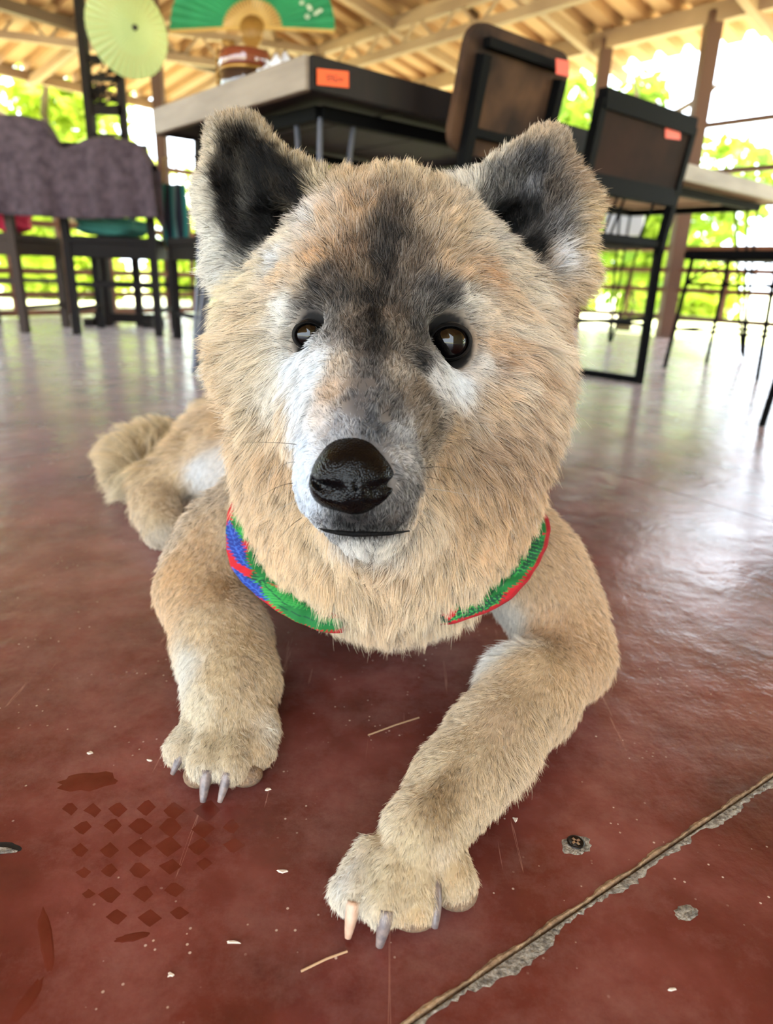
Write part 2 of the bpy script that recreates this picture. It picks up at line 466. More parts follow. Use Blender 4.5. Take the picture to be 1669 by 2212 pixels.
# lattice tie beams that cross the view under the roof
def lattice(a, b, drop, n, w=0.05):
    a, b = np.asarray(a), np.asarray(b); d = np.array([0, 0, -drop])
    member(a, b, w, w); member(a + d, b + d, w, w)
    for i in range(n):
        t0, t1 = i / n, (i + 1) / n
        p, q = a + (b - a) * t0, a + (b - a) * t1
        member(p + (d if i % 2 else 0), q + (0 if i % 2 else d), 0.018, 0.018, 'lattice_bar')
tl, tr = PZ(-60, 4, 1.98), PZ(690, 112, 1.94)
lattice(tl, tr, 0.17, 16)
lattice(tr, PZ(1330, -105, 1.94), 0.15, 14, 0.055)
member(tr + np.array([0, 0, .03]), tr + np.array([0, 0, -0.25]), 0.06, 0.06, 'king_post', darksteel)
k_ = PZ(1026, 0, 2.05)
member(k_ + np.array([0, 0, .05]), k_ + np.array([0, 0, -0.55]), 0.06, 0.06, 'king_post', darksteel)

# ---- open sides: posts and rails
wood_m = mat('brown_rail_wood', (128, 80, 50), 0.7, noise=(6, 0.5, (96, 60, 38), (1, 1, 6)))
post_m = mat('brown_painted_post', (92, 64, 50), 0.6, spec=0.3)
wall_r = empty('wall_right'); wall_r['kind'] = 'structure'
wall_l = empty('wall_left'); wall_l['kind'] = 'structure'
def on_r(u, z, s=0.0): return np.array([A_R[0] + UR[0] * u + NR[0] * s, A_R[1] + UR[1] * u + NR[1] * s, z])
P1 = PZ(1540, 32, 1.80)
uP1 = float((P1 - A_R)[:2] @ UR[:2])
def piece(a, b, w, h, name, m, par, bevel=0.0):
    a, b = np.asarray(a), np.asarray(b); c = (a + b) / 2
    mb = MB(); mb.bar(a - c, b - c, w, h, bevel=bevel)
    o = mb.build(name, m, loc=c); o.parent = par
    return o
for u, w in ((0.0, 0.075), (uP1, 0.085), (uP1 + 2.1, 0.085), (-1.7, 0.075)):
    piece(on_r(u, -0.02), on_r(u, 1.82), w, w, 'post', post_m, wall_r)
for z, h in ((1.24, 0.03), (0.98, 0.035), (0.80, 0.05), (0.55, 0.04), (0.42, 0.08), (0.30, 0.07), (0.13, 0.03)):
    piece(on_r(-4.2, z, -0.03), on_r(uP1 + 4.0, z, -0.03), h, 0.03, 'rail', post_m if z in (1.24, 0.98, 0.13) else wood_m, wall_r)
for k in range(26):
    u = -3.9 + k * 0.33
    piece(on_r(u, 0.13, -0.03), on_r(u, 0.42, -0.03), 0.02, 0.02, 'baluster', wood_m, wall_r)
A_F = PZ(150, 684, 0)
sF = float((A_F - A_L)[:2] @ NL[:2])
def on_l(u, z, s=0.0): return np.array([A_F[0] + UL[0] * u + NL[0] * s, A_F[1] + UL[1] * u + NL[1] * s, z])
uQ = next(k / 50 for k in range(-200, 400) if proj(on_l(k / 50, 0.9))[0] > 350)
for u in (-2.4, uQ, uQ + 2.2):
    piece(on_l(u, -0.02), on_l(u, roof_l(on_l(u, 0)) - 0.03), 0.07, 0.07, 'post', post_m, wall_l)
for z, h in ((0.98, 0.03), (0.72, 0.05), (0.56, 0.07), (0.43, 0.05), (0.28, 0.13), (0.14, 0.02), (0.03, 0.05)):
    piece(on_l(-3.5, z), on_l(4.0, z), h, 0.035, 'rail', wood_m, wall_l)
for k in range(22):
    u = -3.3 + k * 0.33
    piece(on_l(u, 0.03), on_l(u, 0.72), 0.05, 0.02, 'baluster', wood_m, wall_l)

wall_b = empty('wall_back_added'); wall_b['kind'] = 'structure'  # unseen wall, added to bounce and direct light onto the dog
plank_m = mat('cream_bounce_boards', (226, 208, 176), 0.7, noise=(5, 0.5, (206, 186, 152), (1, 1, 6)))
def boards(A, U, Nn, s_, u0, u1, gaps):
    """unseen board wall added behind the camera to shape the light; gaps = (u from, u to, sill, head) openings"""
    k, u = 0, u0
    while u < u1:
        p = np.array([A[0] + U[0] * u + Nn[0] * s_, A[1] + U[1] * u + Nn[1] * s_, 0])
        zt_ = min(roof_l(p), roof_r(p)) - 0.06
        runs = [(0, zt_)]
        for g0, g1, z0, z1 in gaps:
            if g0 < u < g1: runs = [(0, z0), (z1, zt_)]
        for z0, z1 in runs:
            if z1 - z0 < 0.05: continue
            mb = MB(); mb.bar((0, 0, z0), (0, 0, z1), 0.03, 0.196, up=tuple(U)); o = mb.build('added_wall_board', plank_m, loc=p); o.parent = wall_b
        u += 0.2
uD = float((np.zeros(2) - A_L[:2]) @ UL[:2]); sD = float((np.zeros(2) - A_L[:2]) @ NL[:2])
boards(A_L, UL, NL, sD + 2.4, uD - 1.6, uD + 1.6, [])

# ---- outside: ground, trees, shrubs
gm = mat('sunlit_yard', (222, 212, 182), 0.95, noise=(0.35, 0.4, (190, 196, 118), (1, 1, 1)))
g_ = link_mesh('ground', [(-90, -60, -0.32), (90, -60, -0.32), (90, 120, -0.32), (-90, 120, -0.32)], [(0, 1, 2, 3)], gm)
g_['kind'] = 'structure'
def leaf_mat(name, rgb, rgb2):
    m = bpy.data.materials.new(name); m.use_nodes = True
    nt = m.node_tree; N = nt.nodes
    at = N.new('ShaderNodeNewGeometry')
    rp = N.new('ShaderNodeValToRGB'); rp.color_ramp.elements[0].color = (*lin(*rgb), 1); rp.color_ramp.elements[1].color = (*lin(*rgb2), 1)
    nt.links.new(at.outputs['Random Per Island'], rp.inputs['Fac'])
    b = N['Principled BSDF']; nt.links.new(rp.outputs['Color'], b.inputs['Base Color']); b.inputs['Roughness'].default_value = 0.6
    tr = N.new('ShaderNodeBsdfTranslucent'); nt.links.new(rp.outputs['Color'], tr.inputs['Color'])
    mx = N.new('ShaderNodeMixShader'); mx.inputs[0].default_value = 0.5
    nt.links.new(b.outputs[0], mx.inputs[1]); nt.links.new(tr.outputs[0], mx.inputs[2]); nt.links.new(mx.outputs[0], N['Material Output'].inputs['Surface'])
    return m
leafA = leaf_mat('leaf_green', (96, 132, 30), (176, 196, 66))
leafB = leaf_mat('leaf_lime', (150, 178, 36), (206, 214, 84))
bark_m = mat('bark', (96, 76, 58), 0.9, noise=(8, 0.5, (66, 52, 40), (1, 1, 4)))
def foliage(name, blobs, n, size, m, parent, seed):
    rng = np.random.default_rng(seed)
    bl = np.array(blobs, float)                    # x y z r
    wv = bl[:, 3] ** 2; i = rng.choice(len(bl), n, p=wv / wv.sum())
    d = rng.normal(size=(n, 3)); d /= np.linalg.norm(d, axis=1, keepdims=True)
    c = bl[i, :3] + d * (bl[i, 3] * rng.random(n) ** 0.45)[:, None]
    a = rng.normal(size=(n, 3)); a /= np.linalg.norm(a, axis=1, keepdims=True)
    b = np.cross(a, rng.normal(size=(n, 3))); b /= np.linalg.norm(b, axis=1, keepdims=True)
    s = size * rng.uniform(0.6, 1.3, n)[:, None]
    V = np.stack([c - a * s, c + b * s * .38, c + a * s, c - b * s * .38], 1).reshape(-1, 3)
    me = bpy.data.meshes.new(name)
    me.from_pydata(V.tolist(), [], np.arange(4 * n).reshape(-1, 4).tolist())
    me.materials.append(m)
    o = bpy.data.objects.new(name, me); COL.objects.link(o); o['kind'] = 'stuff'
    if parent: o.parent = parent
    return o
def tree(x, y, h, r, n, m, label, seed, size=0.13):
    rr_ = random.Random(seed)
    t = tag(empty('tree', (x, y, -0.32)), label, 'tree', 'trees around the pavilion')
    mb = MB(); mb.tube([(0, 0, 0), (0.05, 0.02, h * .25), (-0.04, 0.05, h * .5), (0.02, 0, h * .8)], [0.11, 0.09, 0.07, 0.03], 10)
    for k in range(5):
        a = k * 1.3 + rr_.random(); z = h * (0.32 + 0.1 * k)
        mb.tube([(0, 0, z), (r * .4 * math.cos(a), r * .4 * math.sin(a), z + .3), (r * .75 * math.cos(a), r * .75 * math.sin(a), z + .7)], [0.05, 0.035, 0.015], 7)
    mb.build('trunk', bark_m, t, True)
    bl = [(r * rr_.uniform(-.7, .7), r * rr_.uniform(-.7, .7), h * rr_.uniform(.25, .95), r * rr_.uniform(.28, .5)) for _ in range(11)]
    foliage('foliage', bl, n, size, m, t, seed)
    return t
tree(3.3, 10.2, 3.6, 1.5, 4200, leafA, 'tall leafy tree behind the right corner post', 1)
tree(7.2, 8.2, 4.0, 1.5, 4200, leafB, 'lime green tree at the right edge of the photo', 2)
tree(1.2, 13.5, 4.0, 1.8, 3600, leafA, 'tree seen in the gap between the table and the two chairs', 3)
tree(-4.6, 10.0, 3.4, 1.6, 4200, leafB, 'yellow green tree behind the draped chairs', 4)
tree(-8.0, 9.4, 4.0, 1.7, 4200, leafA, 'tree at the far left edge behind the draped chairs', 5)
tree(-2.6, 13.8, 3.8, 1.8, 3600, leafB, 'tree behind the carved wooden stand', 6)
tree(9.5, 4.5, 4.2, 1.5, 3000, leafA, 'tree beyond the right railing, outside the right edge of the photo', 7)
tree(10.0, -1.0, 4.2, 1.5, 3000, leafB, 'tree to the right of the camera, outside the photo', 8)
tree(-10.5, 4.0, 4.2, 1.5, 3000, leafA, 'tree beyond the left railing, outside the left edge of the photo', 9)
for k, (x, y, r) in enumerate(((5.6, 14.0, .95), (8.6, 13.0, .95), (3.2, 15.5, 1.0), (-6.2, 13.6, .95), (-4.0, 15.4, 1.0), (-9.0, 12.6, .95))):
    o = foliage('shrub', [(0, 0, r * .6, r), (r * .6, .1, r * .5, r * .7), (-r * .6, -.1, r * .5, r * .7)], 1800, 0.15, leafB, None, 50 + k)
    o.location = (x, y, -0.32)
    tag(o, ['low lime shrub beyond the right railing under the second table', 'low shrub at the far right beyond the railing', 'low shrub beyond the railing behind the middle chairs', 'low shrub beyond the left railing behind the draped chairs', 'low shrub beyond the left railing near the corner', 'low shrub at the far left beyond the railing'][k], 'shrub', 'shrubs beyond the railing', 'thing')

# ================================================================== furniture and hangings
wood_dark = mat('dark_table_wood', (30, 22, 19), 0.6, noise=(5, 0.5, (19, 14, 13), (1, 8, 1)), spec=0.25)
wood_under = mat('raw_board', (168, 126, 92), 0.75, noise=(5, 0.5, (138, 100, 72), (8, 1, 1)))
wood_edge = mat('grey_and_lit_edge', (150, 136, 120), 0.55, noise=(4, 0.5, (124, 110, 96), (1, 1, 6)))  # own grey on the second table; painted-in light on the dark one
black_m = mat('black_metal', (5, 5, 6), 0.75, spec=0.1)
grey_metal = mat('grey_metal_rod', (96, 98, 108), 0.4, metal=0.7)
back_wood = mat('worn_chair_board', (84, 60, 43), 0.85, noise=(7, 0.6, (40, 29, 25), (1, 1, 1)), spec=0.2)
panel_wood = mat('dark_chair_panel', (48, 30, 23), 0.85, noise=(6, 0.5, (30, 20, 17), (1, 1, 8)), spec=0.15)
orange_m = mat('orange_sticker', (242, 92, 26), 0.5)
redor_m = mat('red_orange_sticker', (236, 70, 40), 0.5)
ink_m = mat('sticker_ink', (120, 40, 20), 0.6)

def frame(o, x, y, z):
    """local axes -> matrix"""
    return Matrix(((x[0], y[0], z[0], o[0]), (x[1], y[1], z[1], o[1]), (x[2], y[2], z[2], o[2]), (0, 0, 0, 1)))
UPZ = np.array([0, 0, 1.0])

def table(name, corner, a, la, b, lb, top, th, label, planks, edge_a=None, rods=None, legs_in=()):
    """top with its near corner at `corner`, running la along a and lb along b"""
    t = empty(name, (corner[0], corner[1], 0)); tag(t, label, 'table')
    a, b = np.asarray(a), np.asarray(b)
    zc = top - th / 2
    # planks of the top
    for k in range(planks):
        w = lb / planks
        c = a * la / 2 + b * (w * (k + .5)) + UPZ * zc
        mb = MB(); mb.box((0, 0, 0), (la - .004, w - .003, th), None, 0.003)
        o = mb.build('plank', wood_under if rods == 'light' else wood_dark, t)
        o.matrix_local = frame(c, a, b if np.cross(a, b)[2] > 0 else -b, UPZ)
    # edge bands
    for (s, e, m) in ((np.zeros(3), a * la, edge_a or wood_dark), (np.zeros(3), b * lb, wood_dark if not edge_a else (wood_edge if rods == 'light' else wood_dark)), (a * la, a * la + b * lb, wood_dark), (b * lb, a * la + b * lb, wood_dark)):
        mb = MB(); d = UPZ * zc
        mb.bar(s + d, e + d, 0.022, th + .012, bevel=0.003)
        mb.build('edge_band', m, t)
    # frame under the top
    zf = top - th - 0.022
    ins = 0.10
    A_, B_, C_, D_ = (a * ins + b * ins, a * (la - ins) + b * ins, a * (la - ins) + b * (lb - ins), a * ins + b * (lb - ins))
    for p, q in ((A_, B_), (B_, C_), (C_, D_), (D_, A_)):
        mb = MB(); mb.bar(p + UPZ * zf, q + UPZ * zf, 0.03, 0.03); mb.build('frame_bar', black_m, t)
    if 'near_left' in legs_in: A_ = A_ + b * 0.36
    if 'near_right' in legs_in: D_ = D_ + a * 0.36
    for p, da, db in ((A_, a, b), (B_, -a, b), (C_, -a, -b), (D_, a, -b)):
        mb = MB(); foot = p - da * .05 - db * .05
        m_ = grey_metal if rods != 'light' else black_m
        for off in (np.zeros(3), da * .10, db * .10):
            mb.tube([p * 1 + off + UPZ * (zf - 0.01), foot + off * 0.12 + UPZ * 0.02], 0.0065, 8)
        mb.tube([foot + da * -.006 + UPZ * 0.012, foot + UPZ * 0.006, foot + UPZ * 0.02], 0.008, 8)
        mb.build('leg', m_, t)
    return t
CORNER1 = PZ(668, 125, 0.77)
t1 = table('plank_table', CORNER1, E1, 0.80, E2, 1.12, 0.77, 0.055, 'heavy dark wooden table on metal rod legs right behind the dog', 4, edge_a=wood_edge, legs_in=('near_right',))  # pale left edge band has the light from the left in its colour
def sticker(px0, py0, px1, py1, org, nrm, m, name, par, writing=None):
    """thin paper label between two picture corners on the upright plane through org with normal nrm"""
    def hit(px, py):
        r = ray(px, py); return CAM + r * (((org - CAM) @ nrm) / (r @ nrm))
    p = [hit(px0, py0), hit(px1, py0 + (py1 - py0) * 0.16), hit(px1, py1), hit(px0, py1 - (py1 - py0) * 0.16)]
    n = nrm if nrm @ (CAM - org) > 0 else -nrm
    p = [q + n * 0.0004 for q in p]; c = sum(p) / 4
    V = [q - c for q in p] + [q - c + n * 0.0012 for q in p]
    o = link_mesh(name, V, [(0, 1, 2, 3), (7, 6, 5, 4), (0, 4, 5, 1), (1, 5, 6, 2), (2, 6, 7, 3), (3, 7, 4, 0)], m)
    bm = bmesh.new(); bm.from_mesh(o.data); bmesh.ops.recalc_face_normals(bm, faces=bm.faces); bm.to_mesh(o.data); bm.free()
    o.parent = par; o.location = Vector(c) - par.location
    if writing:
        ex, ey = p[1] - p[0], p[3] - p[0]
        V, Fc = [], []
        for (x0, y0, x1, y1) in writing:
            k = len(V)
            V += [p[0] - c + ex * x + ey * y + n * 0.0016 for x, y in ((x0, y0), (x1, y0), (x1, y1), (x0, y1))]
            Fc.append((k, k + 1, k + 2, k + 3))
        w = link_mesh('sticker_print', V, Fc, ink_m, o); w['kind'] = 'stuff'
    return o
st = sticker(684, 148, 752, 190, CORNER1 - E1 * 0.0135, -E1, orange_m, 'sticker', t1, [(.28, .34, .36, .44), (.38, .30, .44, .40), (.30, .50, .38, .60), (.40, .46, .50, .52), (.46, .36, .50, .70), (.52, .32, .62, .40), (.54, .52, .60, .72), (.64, .46, .74, .54), (.76, .46, .84, .54), (.70, .58, .80, .66), (.30, .64, .42, .70), (.62, .62, .66, .74)])
st['label'] = 'orange sticker with a dark scribble of print'

# round lidded box, napkin on the table
TB = PZ(532, 204, 0.7775)
bx = tag(empty('lidded_box', TB), 'round glossy brown lidded box standing on the dark table', 'box')
lac = mat('brown_lacquer', (120, 56, 36), 0.12, coat=1.0)
lac2 = mat('dark_lacquer', (46, 30, 26), 0.15, coat=1.0)
gold = mat('dull_gold', (150, 112, 56), 0.35, metal=0.8)
rB = 56 * depth(TB) / F
mb = MB(); mb.lathe([(rB * .90, 0), (rB * .96, .004), (rB * .97, .045), (rB * .92, .048)], n=48); mb.build('body', lac2, bx, True)
mb = MB(); mb.lathe([(rB * .98, .046), (rB * 1.0, .050), (rB * 1.0, .054), (rB * .97, .057)], n=48); mb.build('rim', gold, bx, True)
mb = MB(); mb.lathe([(rB * .96, .056), (rB * 1.0, .060), (rB * 1.0, .086), (rB * .94, .094), (rB * .5, .100), (.001, .102)], n=48); mb.build('lid', lac, bx, True)
mb = MB()
for k in range(7):
    a = 2 * math.pi * k / 7; mb.tube([(-rB * .6 + .016 * math.cos(a + i * .7), .0 + .016 * math.sin(a + i * .7), .104 + .005 * i) for i in range(4)], .004, 6)
mb.build('knob', gold, bx, True)
mb = MB()
for k in range(6): mb.tube([(-rB * 1.02 - .004 * math.sin(k), .01 * math.cos(k * 2), .008 + .015 * k), (-rB * 1.02 - .010, .012, .016 + .015 * k), (-rB * 1.0, -.006, .024 + .015 * k)], .0045, 6)
mb.build('side_ornament', gold, bx, True)
white_m = mat('white_paper', (232, 236, 244), 0.7)
NB = PZ(606, 172, 0.776)
g = 14; V, Fc = [], []
for i in range(g):
    for j in range(g):
        x, y = (i / (g - 1) - .5) * .10, (j / (g - 1) - .5) * .09
        V.append((x, y, max(0.001, 0.055 * math.exp(-(x * x + y * y) / .0016) * (0.8 + .35 * math.sin(i * 1.7 + j)) + .006 * math.sin(i * 2.1 + j * 1.3))))
for i in range(g - 1):
    for j in range(g - 1): Fc.append((i * g + j, (i + 1) * g + j, (i + 1) * g + j + 1, i * g + j + 1))
nap = link_mesh('napkin', V, Fc, white_m, smooth=True, loc=NB); s_ = nap.modifiers.new('t', 'SOLIDIFY'); s_.thickness = .001; s_.offset = 1
tag(nap, 'crumpled white paper napkin on the table behind the round box', 'napkin')

# second table, at the right
C2 = CORNER1 + E2 * 1.17; C2[2] = 0.75
t2 = table('raw_plank_table', C2, E2, 1.5, E1, 0.85, 0.75, 0.045, 'table of raw brown planks with a grey edge at the right of the photo', 5, edge_a=wood_edge, rods='light', legs_in=('near_left',))
tub_m = mat('grey_plastic', (120, 118, 122), 0.5)

# chairs with their backs to the camera
def chair(name, rear_right, zb, zt, w, label, board='panel', seat_z=0.45, depth_=0.40, lean_=0.05):
    """rear_right: floor point under the rear right upright; the seat runs off along E1"""
    c = empty(name, (rear_right[0], rear_right[1], 0)); tag(c, label, 'chair')
    L, R = -E2 * w, np.zeros(3)
    lean = -E1 * lean_
    up = lambda base, z: base + UPZ * z + lean * max(0, (z - seat_z) / (zt - seat_z))
    for base in (R, L):
        mb = MB(); mb.bar(base + UPZ * .0, up(base, seat_z), 0.026); mb.bar(up(base, seat_z - .02), up(base, zt if board == 'panel' else zt - .06), 0.026)
        mb.build('upright', black_m, c)
        mb = MB(); mb.bar(base + E1 * depth_, base + E1 * depth_ + UPZ * seat_z, 0.024); mb.build('front_leg', black_m, c)
        mb = MB(); mb.bar(base + UPZ * .012, base + E1 * depth_ + UPZ * .012, 0.022); mb.build('runner', black_m, c)
        mb = MB(); mb.bar(base + UPZ * .2, base + E1 * depth_ + UPZ * .2, 0.012); mb.build('stretcher', black_m, c)
    mb = MB(); mb.bar(L + UPZ * .22, R + UPZ * .22, 0.012); mb.build('stretcher', black_m, c)
    mb = MB(); mb.box((0, 0, 0), (w + .03, depth_ + .02, .03), None, .008)
    o = mb.build('seat', black_m if board == 'panel' else back_wood, c); o.matrix_local = frame((L + R) / 2 + E1 * depth_ / 2 + UPZ * (seat_z + .012), E2, E1, UPZ)
    a, b = up(L, zb), up(R, zb); q, r = up(L, zt), up(R, zt)
    ctr = (a + b + q + r) / 4; hgt = np.linalg.norm(q - a); yv = (q - a) / hgt; zv = np.cross(E2, yv)
    M = frame(ctr, E2, yv, zv)
    if board == 'panel':
        for p0, p1, nm in ((a, b, 'lower_rail'), (q, r, 'top_rail')):
            mb = MB(); mb.bar(p0, p1, 0.03, 0.05); mb.build(nm, black_m, c)
        mb = MB(); mb.box((0, 0, 0), (w - .03, hgt - .03, .014), None, .003)
        o = mb.build('back_panel', panel_wood, c); o.matrix_local = M
    else:
        rr_, pts = 0.05, []
        W2, H2 = w / 2 + .045, hgt / 2
        for cx, cy, a0 in ((W2 - rr_, H2 - rr_, 0), (-W2 + rr_, H2 - rr_, 90), (-W2 + rr_, -H2 + rr_, 180), (W2 - rr_, -H2 + rr_, 270)):
            for k in range(6):
                t = math.radians(a0 + 18 * k); pts.append((cx + rr_ * math.cos(t), cy + rr_ * math.sin(t)))
        mb = MB(); mb.prism(pts, Matrix.Identity(4), .022)
        o = mb.build('back_board', back_wood, c); o.matrix_local = M @ Matrix.Translation((0, 0, -0.024 if zv @ E1 < 0 else 0.024))
        for f in (0.18, 0.86):
            mb = MB(); mb.bar(a + (q - a) * f, b + (r - b) * f, 0.02); mb.build('cross_bar', black_m, c)
    for k in (0.38, 0.46, 0.80):
        mb = MB(); p = L + (R - L) * k
        mb.tube([up(p, zb), p + UPZ * (seat_z + .02) + E1 * .02], 0.004, 6); mb.build('spindle', black_m, c)
    return c, ctr, zv
CH2 = PZ(1378, 828, 0)
ch2, c2c, c2n = chair('panel_chair', CH2, 0.60, 0.80, 0.50, 'black metal chair with a dark wooden back panel and small orange sticker', 'panel')
sticker(1436, 277, 1468, 302, c2c + CH2 - E1 * 0.008, c2n, redor_m, 'sticker', ch2)
C1R = PZ(1225, 112, 0.88)
C1B = C1R + E1 * 0.09; C1B[2] = 0
ch1, c1c, c1n = chair('board_chair', C1B, 0.62, 0.88, 0.29, 'chair with a worn brown wooden back board and red sticker, beyond the table', 'board', lean_=0.09)
sticker(1200, 126, 1228, 166, c1c + C1B - E1 * 0.036, c1n, redor_m, 'sticker', ch1)

def stool(name, c, rot, label, seat_z=0.45, s=0.17):
    t = empty(name, (c[0], c[1], 0), rot); tag(t, label, 'stool')
    mb = MB(); mb.box((0, 0, seat_z), (2 * s + .04, 2 * s + .04, .035), None, .01); mb.build('seat', black_m, t)
    q = [(s, s), (-s, s), (-s, -s), (s, -s)]
    for x, y in q:
        mb = MB(); mb.tube([(x * 1.12, y * 1.12, 0), (x * .95, y * .95, seat_z - .01)], .009, 8); mb.build('leg', black_m, t)
    for z in (.16, .34):
        k = 1.12 - .17 * z / seat_z
        for (x0, y0), (x1, y1) in zip(q, q[1:] + q[:1]):
            mb = MB(); mb.tube([(x0 * k, y0 * k, z), (x1 * k, y1 * k, z)], .006, 6); mb.build('stretcher', black_m, t)
    for (x0, y0), (x1, y1) in zip(q, q[1:] + q[:1]):
        mb = MB(); mb.tube([(x0 * .98, y0 * .98, .34), ((x0 + x1) * .5, (y0 + y1) * .5, seat_z - .015), (x1 * .98, y1 * .98, .34)], .004, 6); mb.build('wire_brace', black_m, t)
    return t
s1 = stool('metal_stool', PZ(1575, 800, 0), 0.72, 'black metal stool with wire braces under the right table')
ed = PZ(1662, 925, 0)
s2 = stool('metal_stool', (ed[0] + 0.262, ed[1] + 0.03), 0.80, 'black metal stool cut off by the right edge, only a leg showing')

# the two draped chairs at the left
dk_wood = mat('black_brown_wood', (22, 17, 15), 0.7, spec=0.2)
gr_wood = mat('grey_brown_wood', (70, 60, 54), 0.8, spec=0.2)
def wood_chair(name, c, rot, m, label, zt=0.98, w=0.40, dp=0.40):
    t = empty(name, (c[0], c[1], 0), rot); tag(t, label, 'chair')
    for x in (-w / 2, w / 2):
        mb = MB(); mb.bar((x, -dp / 2, 0), (x, -dp / 2, .45), .035); mb.bar((x, -dp / 2, .44), (x, -dp / 2 - .05, zt), .035); mb.build('rear_leg', m, t)
        mb = MB(); mb.bar((x, dp / 2, 0), (x, dp / 2, .43), .035); mb.build('front_leg', m, t)
        mb = MB(); mb.bar((x, -dp / 2, .12), (x, dp / 2, .12), .02); mb.build('stretcher', m, t)
    mb = MB(); mb.box((0, 0, .445), (w + .04, dp + .03, .035), None, .006); mb.build('seat', m, t)
    for (x0, y0), (x1, y1) in (((-w / 2, -dp / 2), (w / 2, -dp / 2)), ((-w / 2, dp / 2), (w / 2, dp / 2)), ((-w / 2, -dp / 2), (-w / 2, dp / 2)), ((w / 2, -dp / 2), (w / 2, dp / 2))):
        mb = MB(); mb.bar((x0, y0, .40), (x1, y1, .40), .02, .07); mb.build('apron', m, t)
    for y, z in ((-dp / 2, .24), (dp / 2, .24)):
        mb = MB(); mb.bar((-w / 2, y, z), (w / 2, y, z), .022); mb.build('stretcher', m, t)
    for z in (.66, zt - .03):
        mb = MB(); mb.bar((-w / 2, -dp / 2 - .05 * (z - .45) / (zt - .45), z), (w / 2, -dp / 2 - .05 * (z - .45) / (zt - .45), z), .022, .05); mb.build('back_rail', m, t)
    return t
wc1 = wood_chair('dining_chair', (-1.40, 3.74), 0.10, dk_wood, 'black brown wooden chair half covered by the dark throw', 0.86)
wc2 = wood_chair('dining_chair', (-2.02, 3.72), -0.06, gr_wood, 'greyish wooden chair under the left half of the dark throw', 0.96)
wc3 = wood_chair('dining_chair', (-0.80, 3.44), 0.62, dk_wood, 'black brown wooden chair mostly hidden behind the dog ear at the left', 0.88, .38, .38)
for k in range(5):
    mb = MB(); x = -.13 + .065 * k; mb.bar((x, -.19 - .05 * .05, .47), (x, -.19 - .05, .85), .03, .012); mb.build('back_slat', dk_wood, wc3)
throw_m = mat('plum_knit', (92, 78, 86), 0.95, noise=(26, 0.5, (66, 54, 62), (1, 1, 1)), bump=(90, 0.8))
YB = 3.43
prof = [(-120, 262), (0, 250), (60, 250), (105, 262), (122, 300), (142, 322), (166, 314), (190, 302), (240, 296), (290, 306), (312, 322), (330, 356)]
bot = [(-120, 470), (0, 464), (100, 470), (200, 474), (260, 472), (336, 470)]
def interp(tab, x): return float(np.interp(x, [p[0] for p in tab], [p[1] for p in tab]))
V, Fc, nu, nv = [], [], 90, 34
for i in range(nu):
    px = -120 + 452 * i / (nu - 1)
    zt_ = PY(px, interp(prof, px), YB)[2]; zb_ = PY(px, interp(bot, px), YB)[2]
    X = PY(px, 380, YB)[0]
    sk = 0.022 * max(0.0, (px - 250) / 80)
    for j in range(nv):
        s = j / (nv - 1)
        fold = 0.018 * math.sin(px * .045 + 1.0) + 0.010 * math.sin(px * .11 + s * 2) + (0.02 * math.exp(-((px - 196) / 9) ** 2))
        if s < 0.6:                                  # front fall
            q = s / 0.6; V.append((X + sk * (1 - q), YB - 0.02 + fold * (1 - q * .8) - 0.03 * (1 - q), zb_ + (zt_ - 0.012 - zb_) * q))
        elif s < 0.72:                               # over the back rails
            q = (s - .6) / .12; a = math.pi * q; V.append((X, YB - 0.02 + 0.055 * (1 - math.cos(a)) + fold * .2, zt_ - 0.012 + 0.02 * math.sin(a)))
        else:
            q = (s - .72) / .28; V.append((X, YB + 0.09 + 0.02 * math.sin(px * .06), zt_ - 0.012 - 0.26 * q))
for i in range(nu - 1):
    for j in range(nv - 1): Fc.append((i * nv + j, (i + 1) * nv + j, (i + 1) * nv + j + 1, i * nv + j + 1))
th = link_mesh('throw', V, Fc, throw_m, smooth=True); sm = th.modifiers.new('t', 'SOLIDIFY'); sm.thickness = .006
tag(th, 'dark plum knitted throw hanging over the backs of the two left chairs', 'throw')
def cushiony(name, c, size, m, label, cat, seed, rot=0.0, lump=0.18):
    bm = bmesh.new(); bmesh.ops.create_icosphere(bm, subdivisions=4, radius=1.0)
    rr_ = random.Random(seed); ph = [rr_.uniform(0, 6) for _ in range(6)]
    for v in bm.verts:
        x, y, z = v.co
        e = 0.55
        x, y, z = (math.copysign(abs(q) ** e, q) for q in (x, y, z))
        k = 1 + lump * math.sin(3 * x + ph[0]) * math.sin(4 * y + ph[1]) + lump * .5 * math.sin(7 * z + ph[2] + 3 * x)
        v.co = Vector((x * size[0] / 2 * k, y * size[1] / 2 * k, z * size[2] / 2 * (1 + lump * .4 * math.sin(5 * x + ph[3]))))
    zmin = min(v.co.z for v in bm.verts)
    for v in bm.verts: v.co.z -= zmin
    me = bpy.data.meshes.new(name); bm.to_mesh(me); bm.free(); me.shade_smooth(); me.materials.append(m)
    o = bpy.data.objects.new(name, me); COL.objects.link(o); o.location = c; o.rotation_euler = (0, 0, rot)
    return tag(o, label, cat)
cushiony('red_pouch', (-1.91, 3.68, .4635), (.16, .14, .16), mat('crimson_cloth', (206, 40, 76), .8, bump=(40, .6)), 'crimson cloth pouch on the seat of the greyish chair', 'pouch', 1)
cushiony('folded_towel', (-1.42, 3.68, .4635), (.30, .24, .09), mat('teal_towel', (54, 116, 104), .9, bump=(120, .8)), 'folded teal towel on the seat of the black brown chair', 'towel', 2)
cushiony('folded_cloth', (-1.36, 3.64, .560), (.13, .16, .05), mat('pale_mint_cloth', (176, 204, 190), .9, bump=(120, .8)), 'pale mint cloth on top of the teal towel', 'cloth', 3)
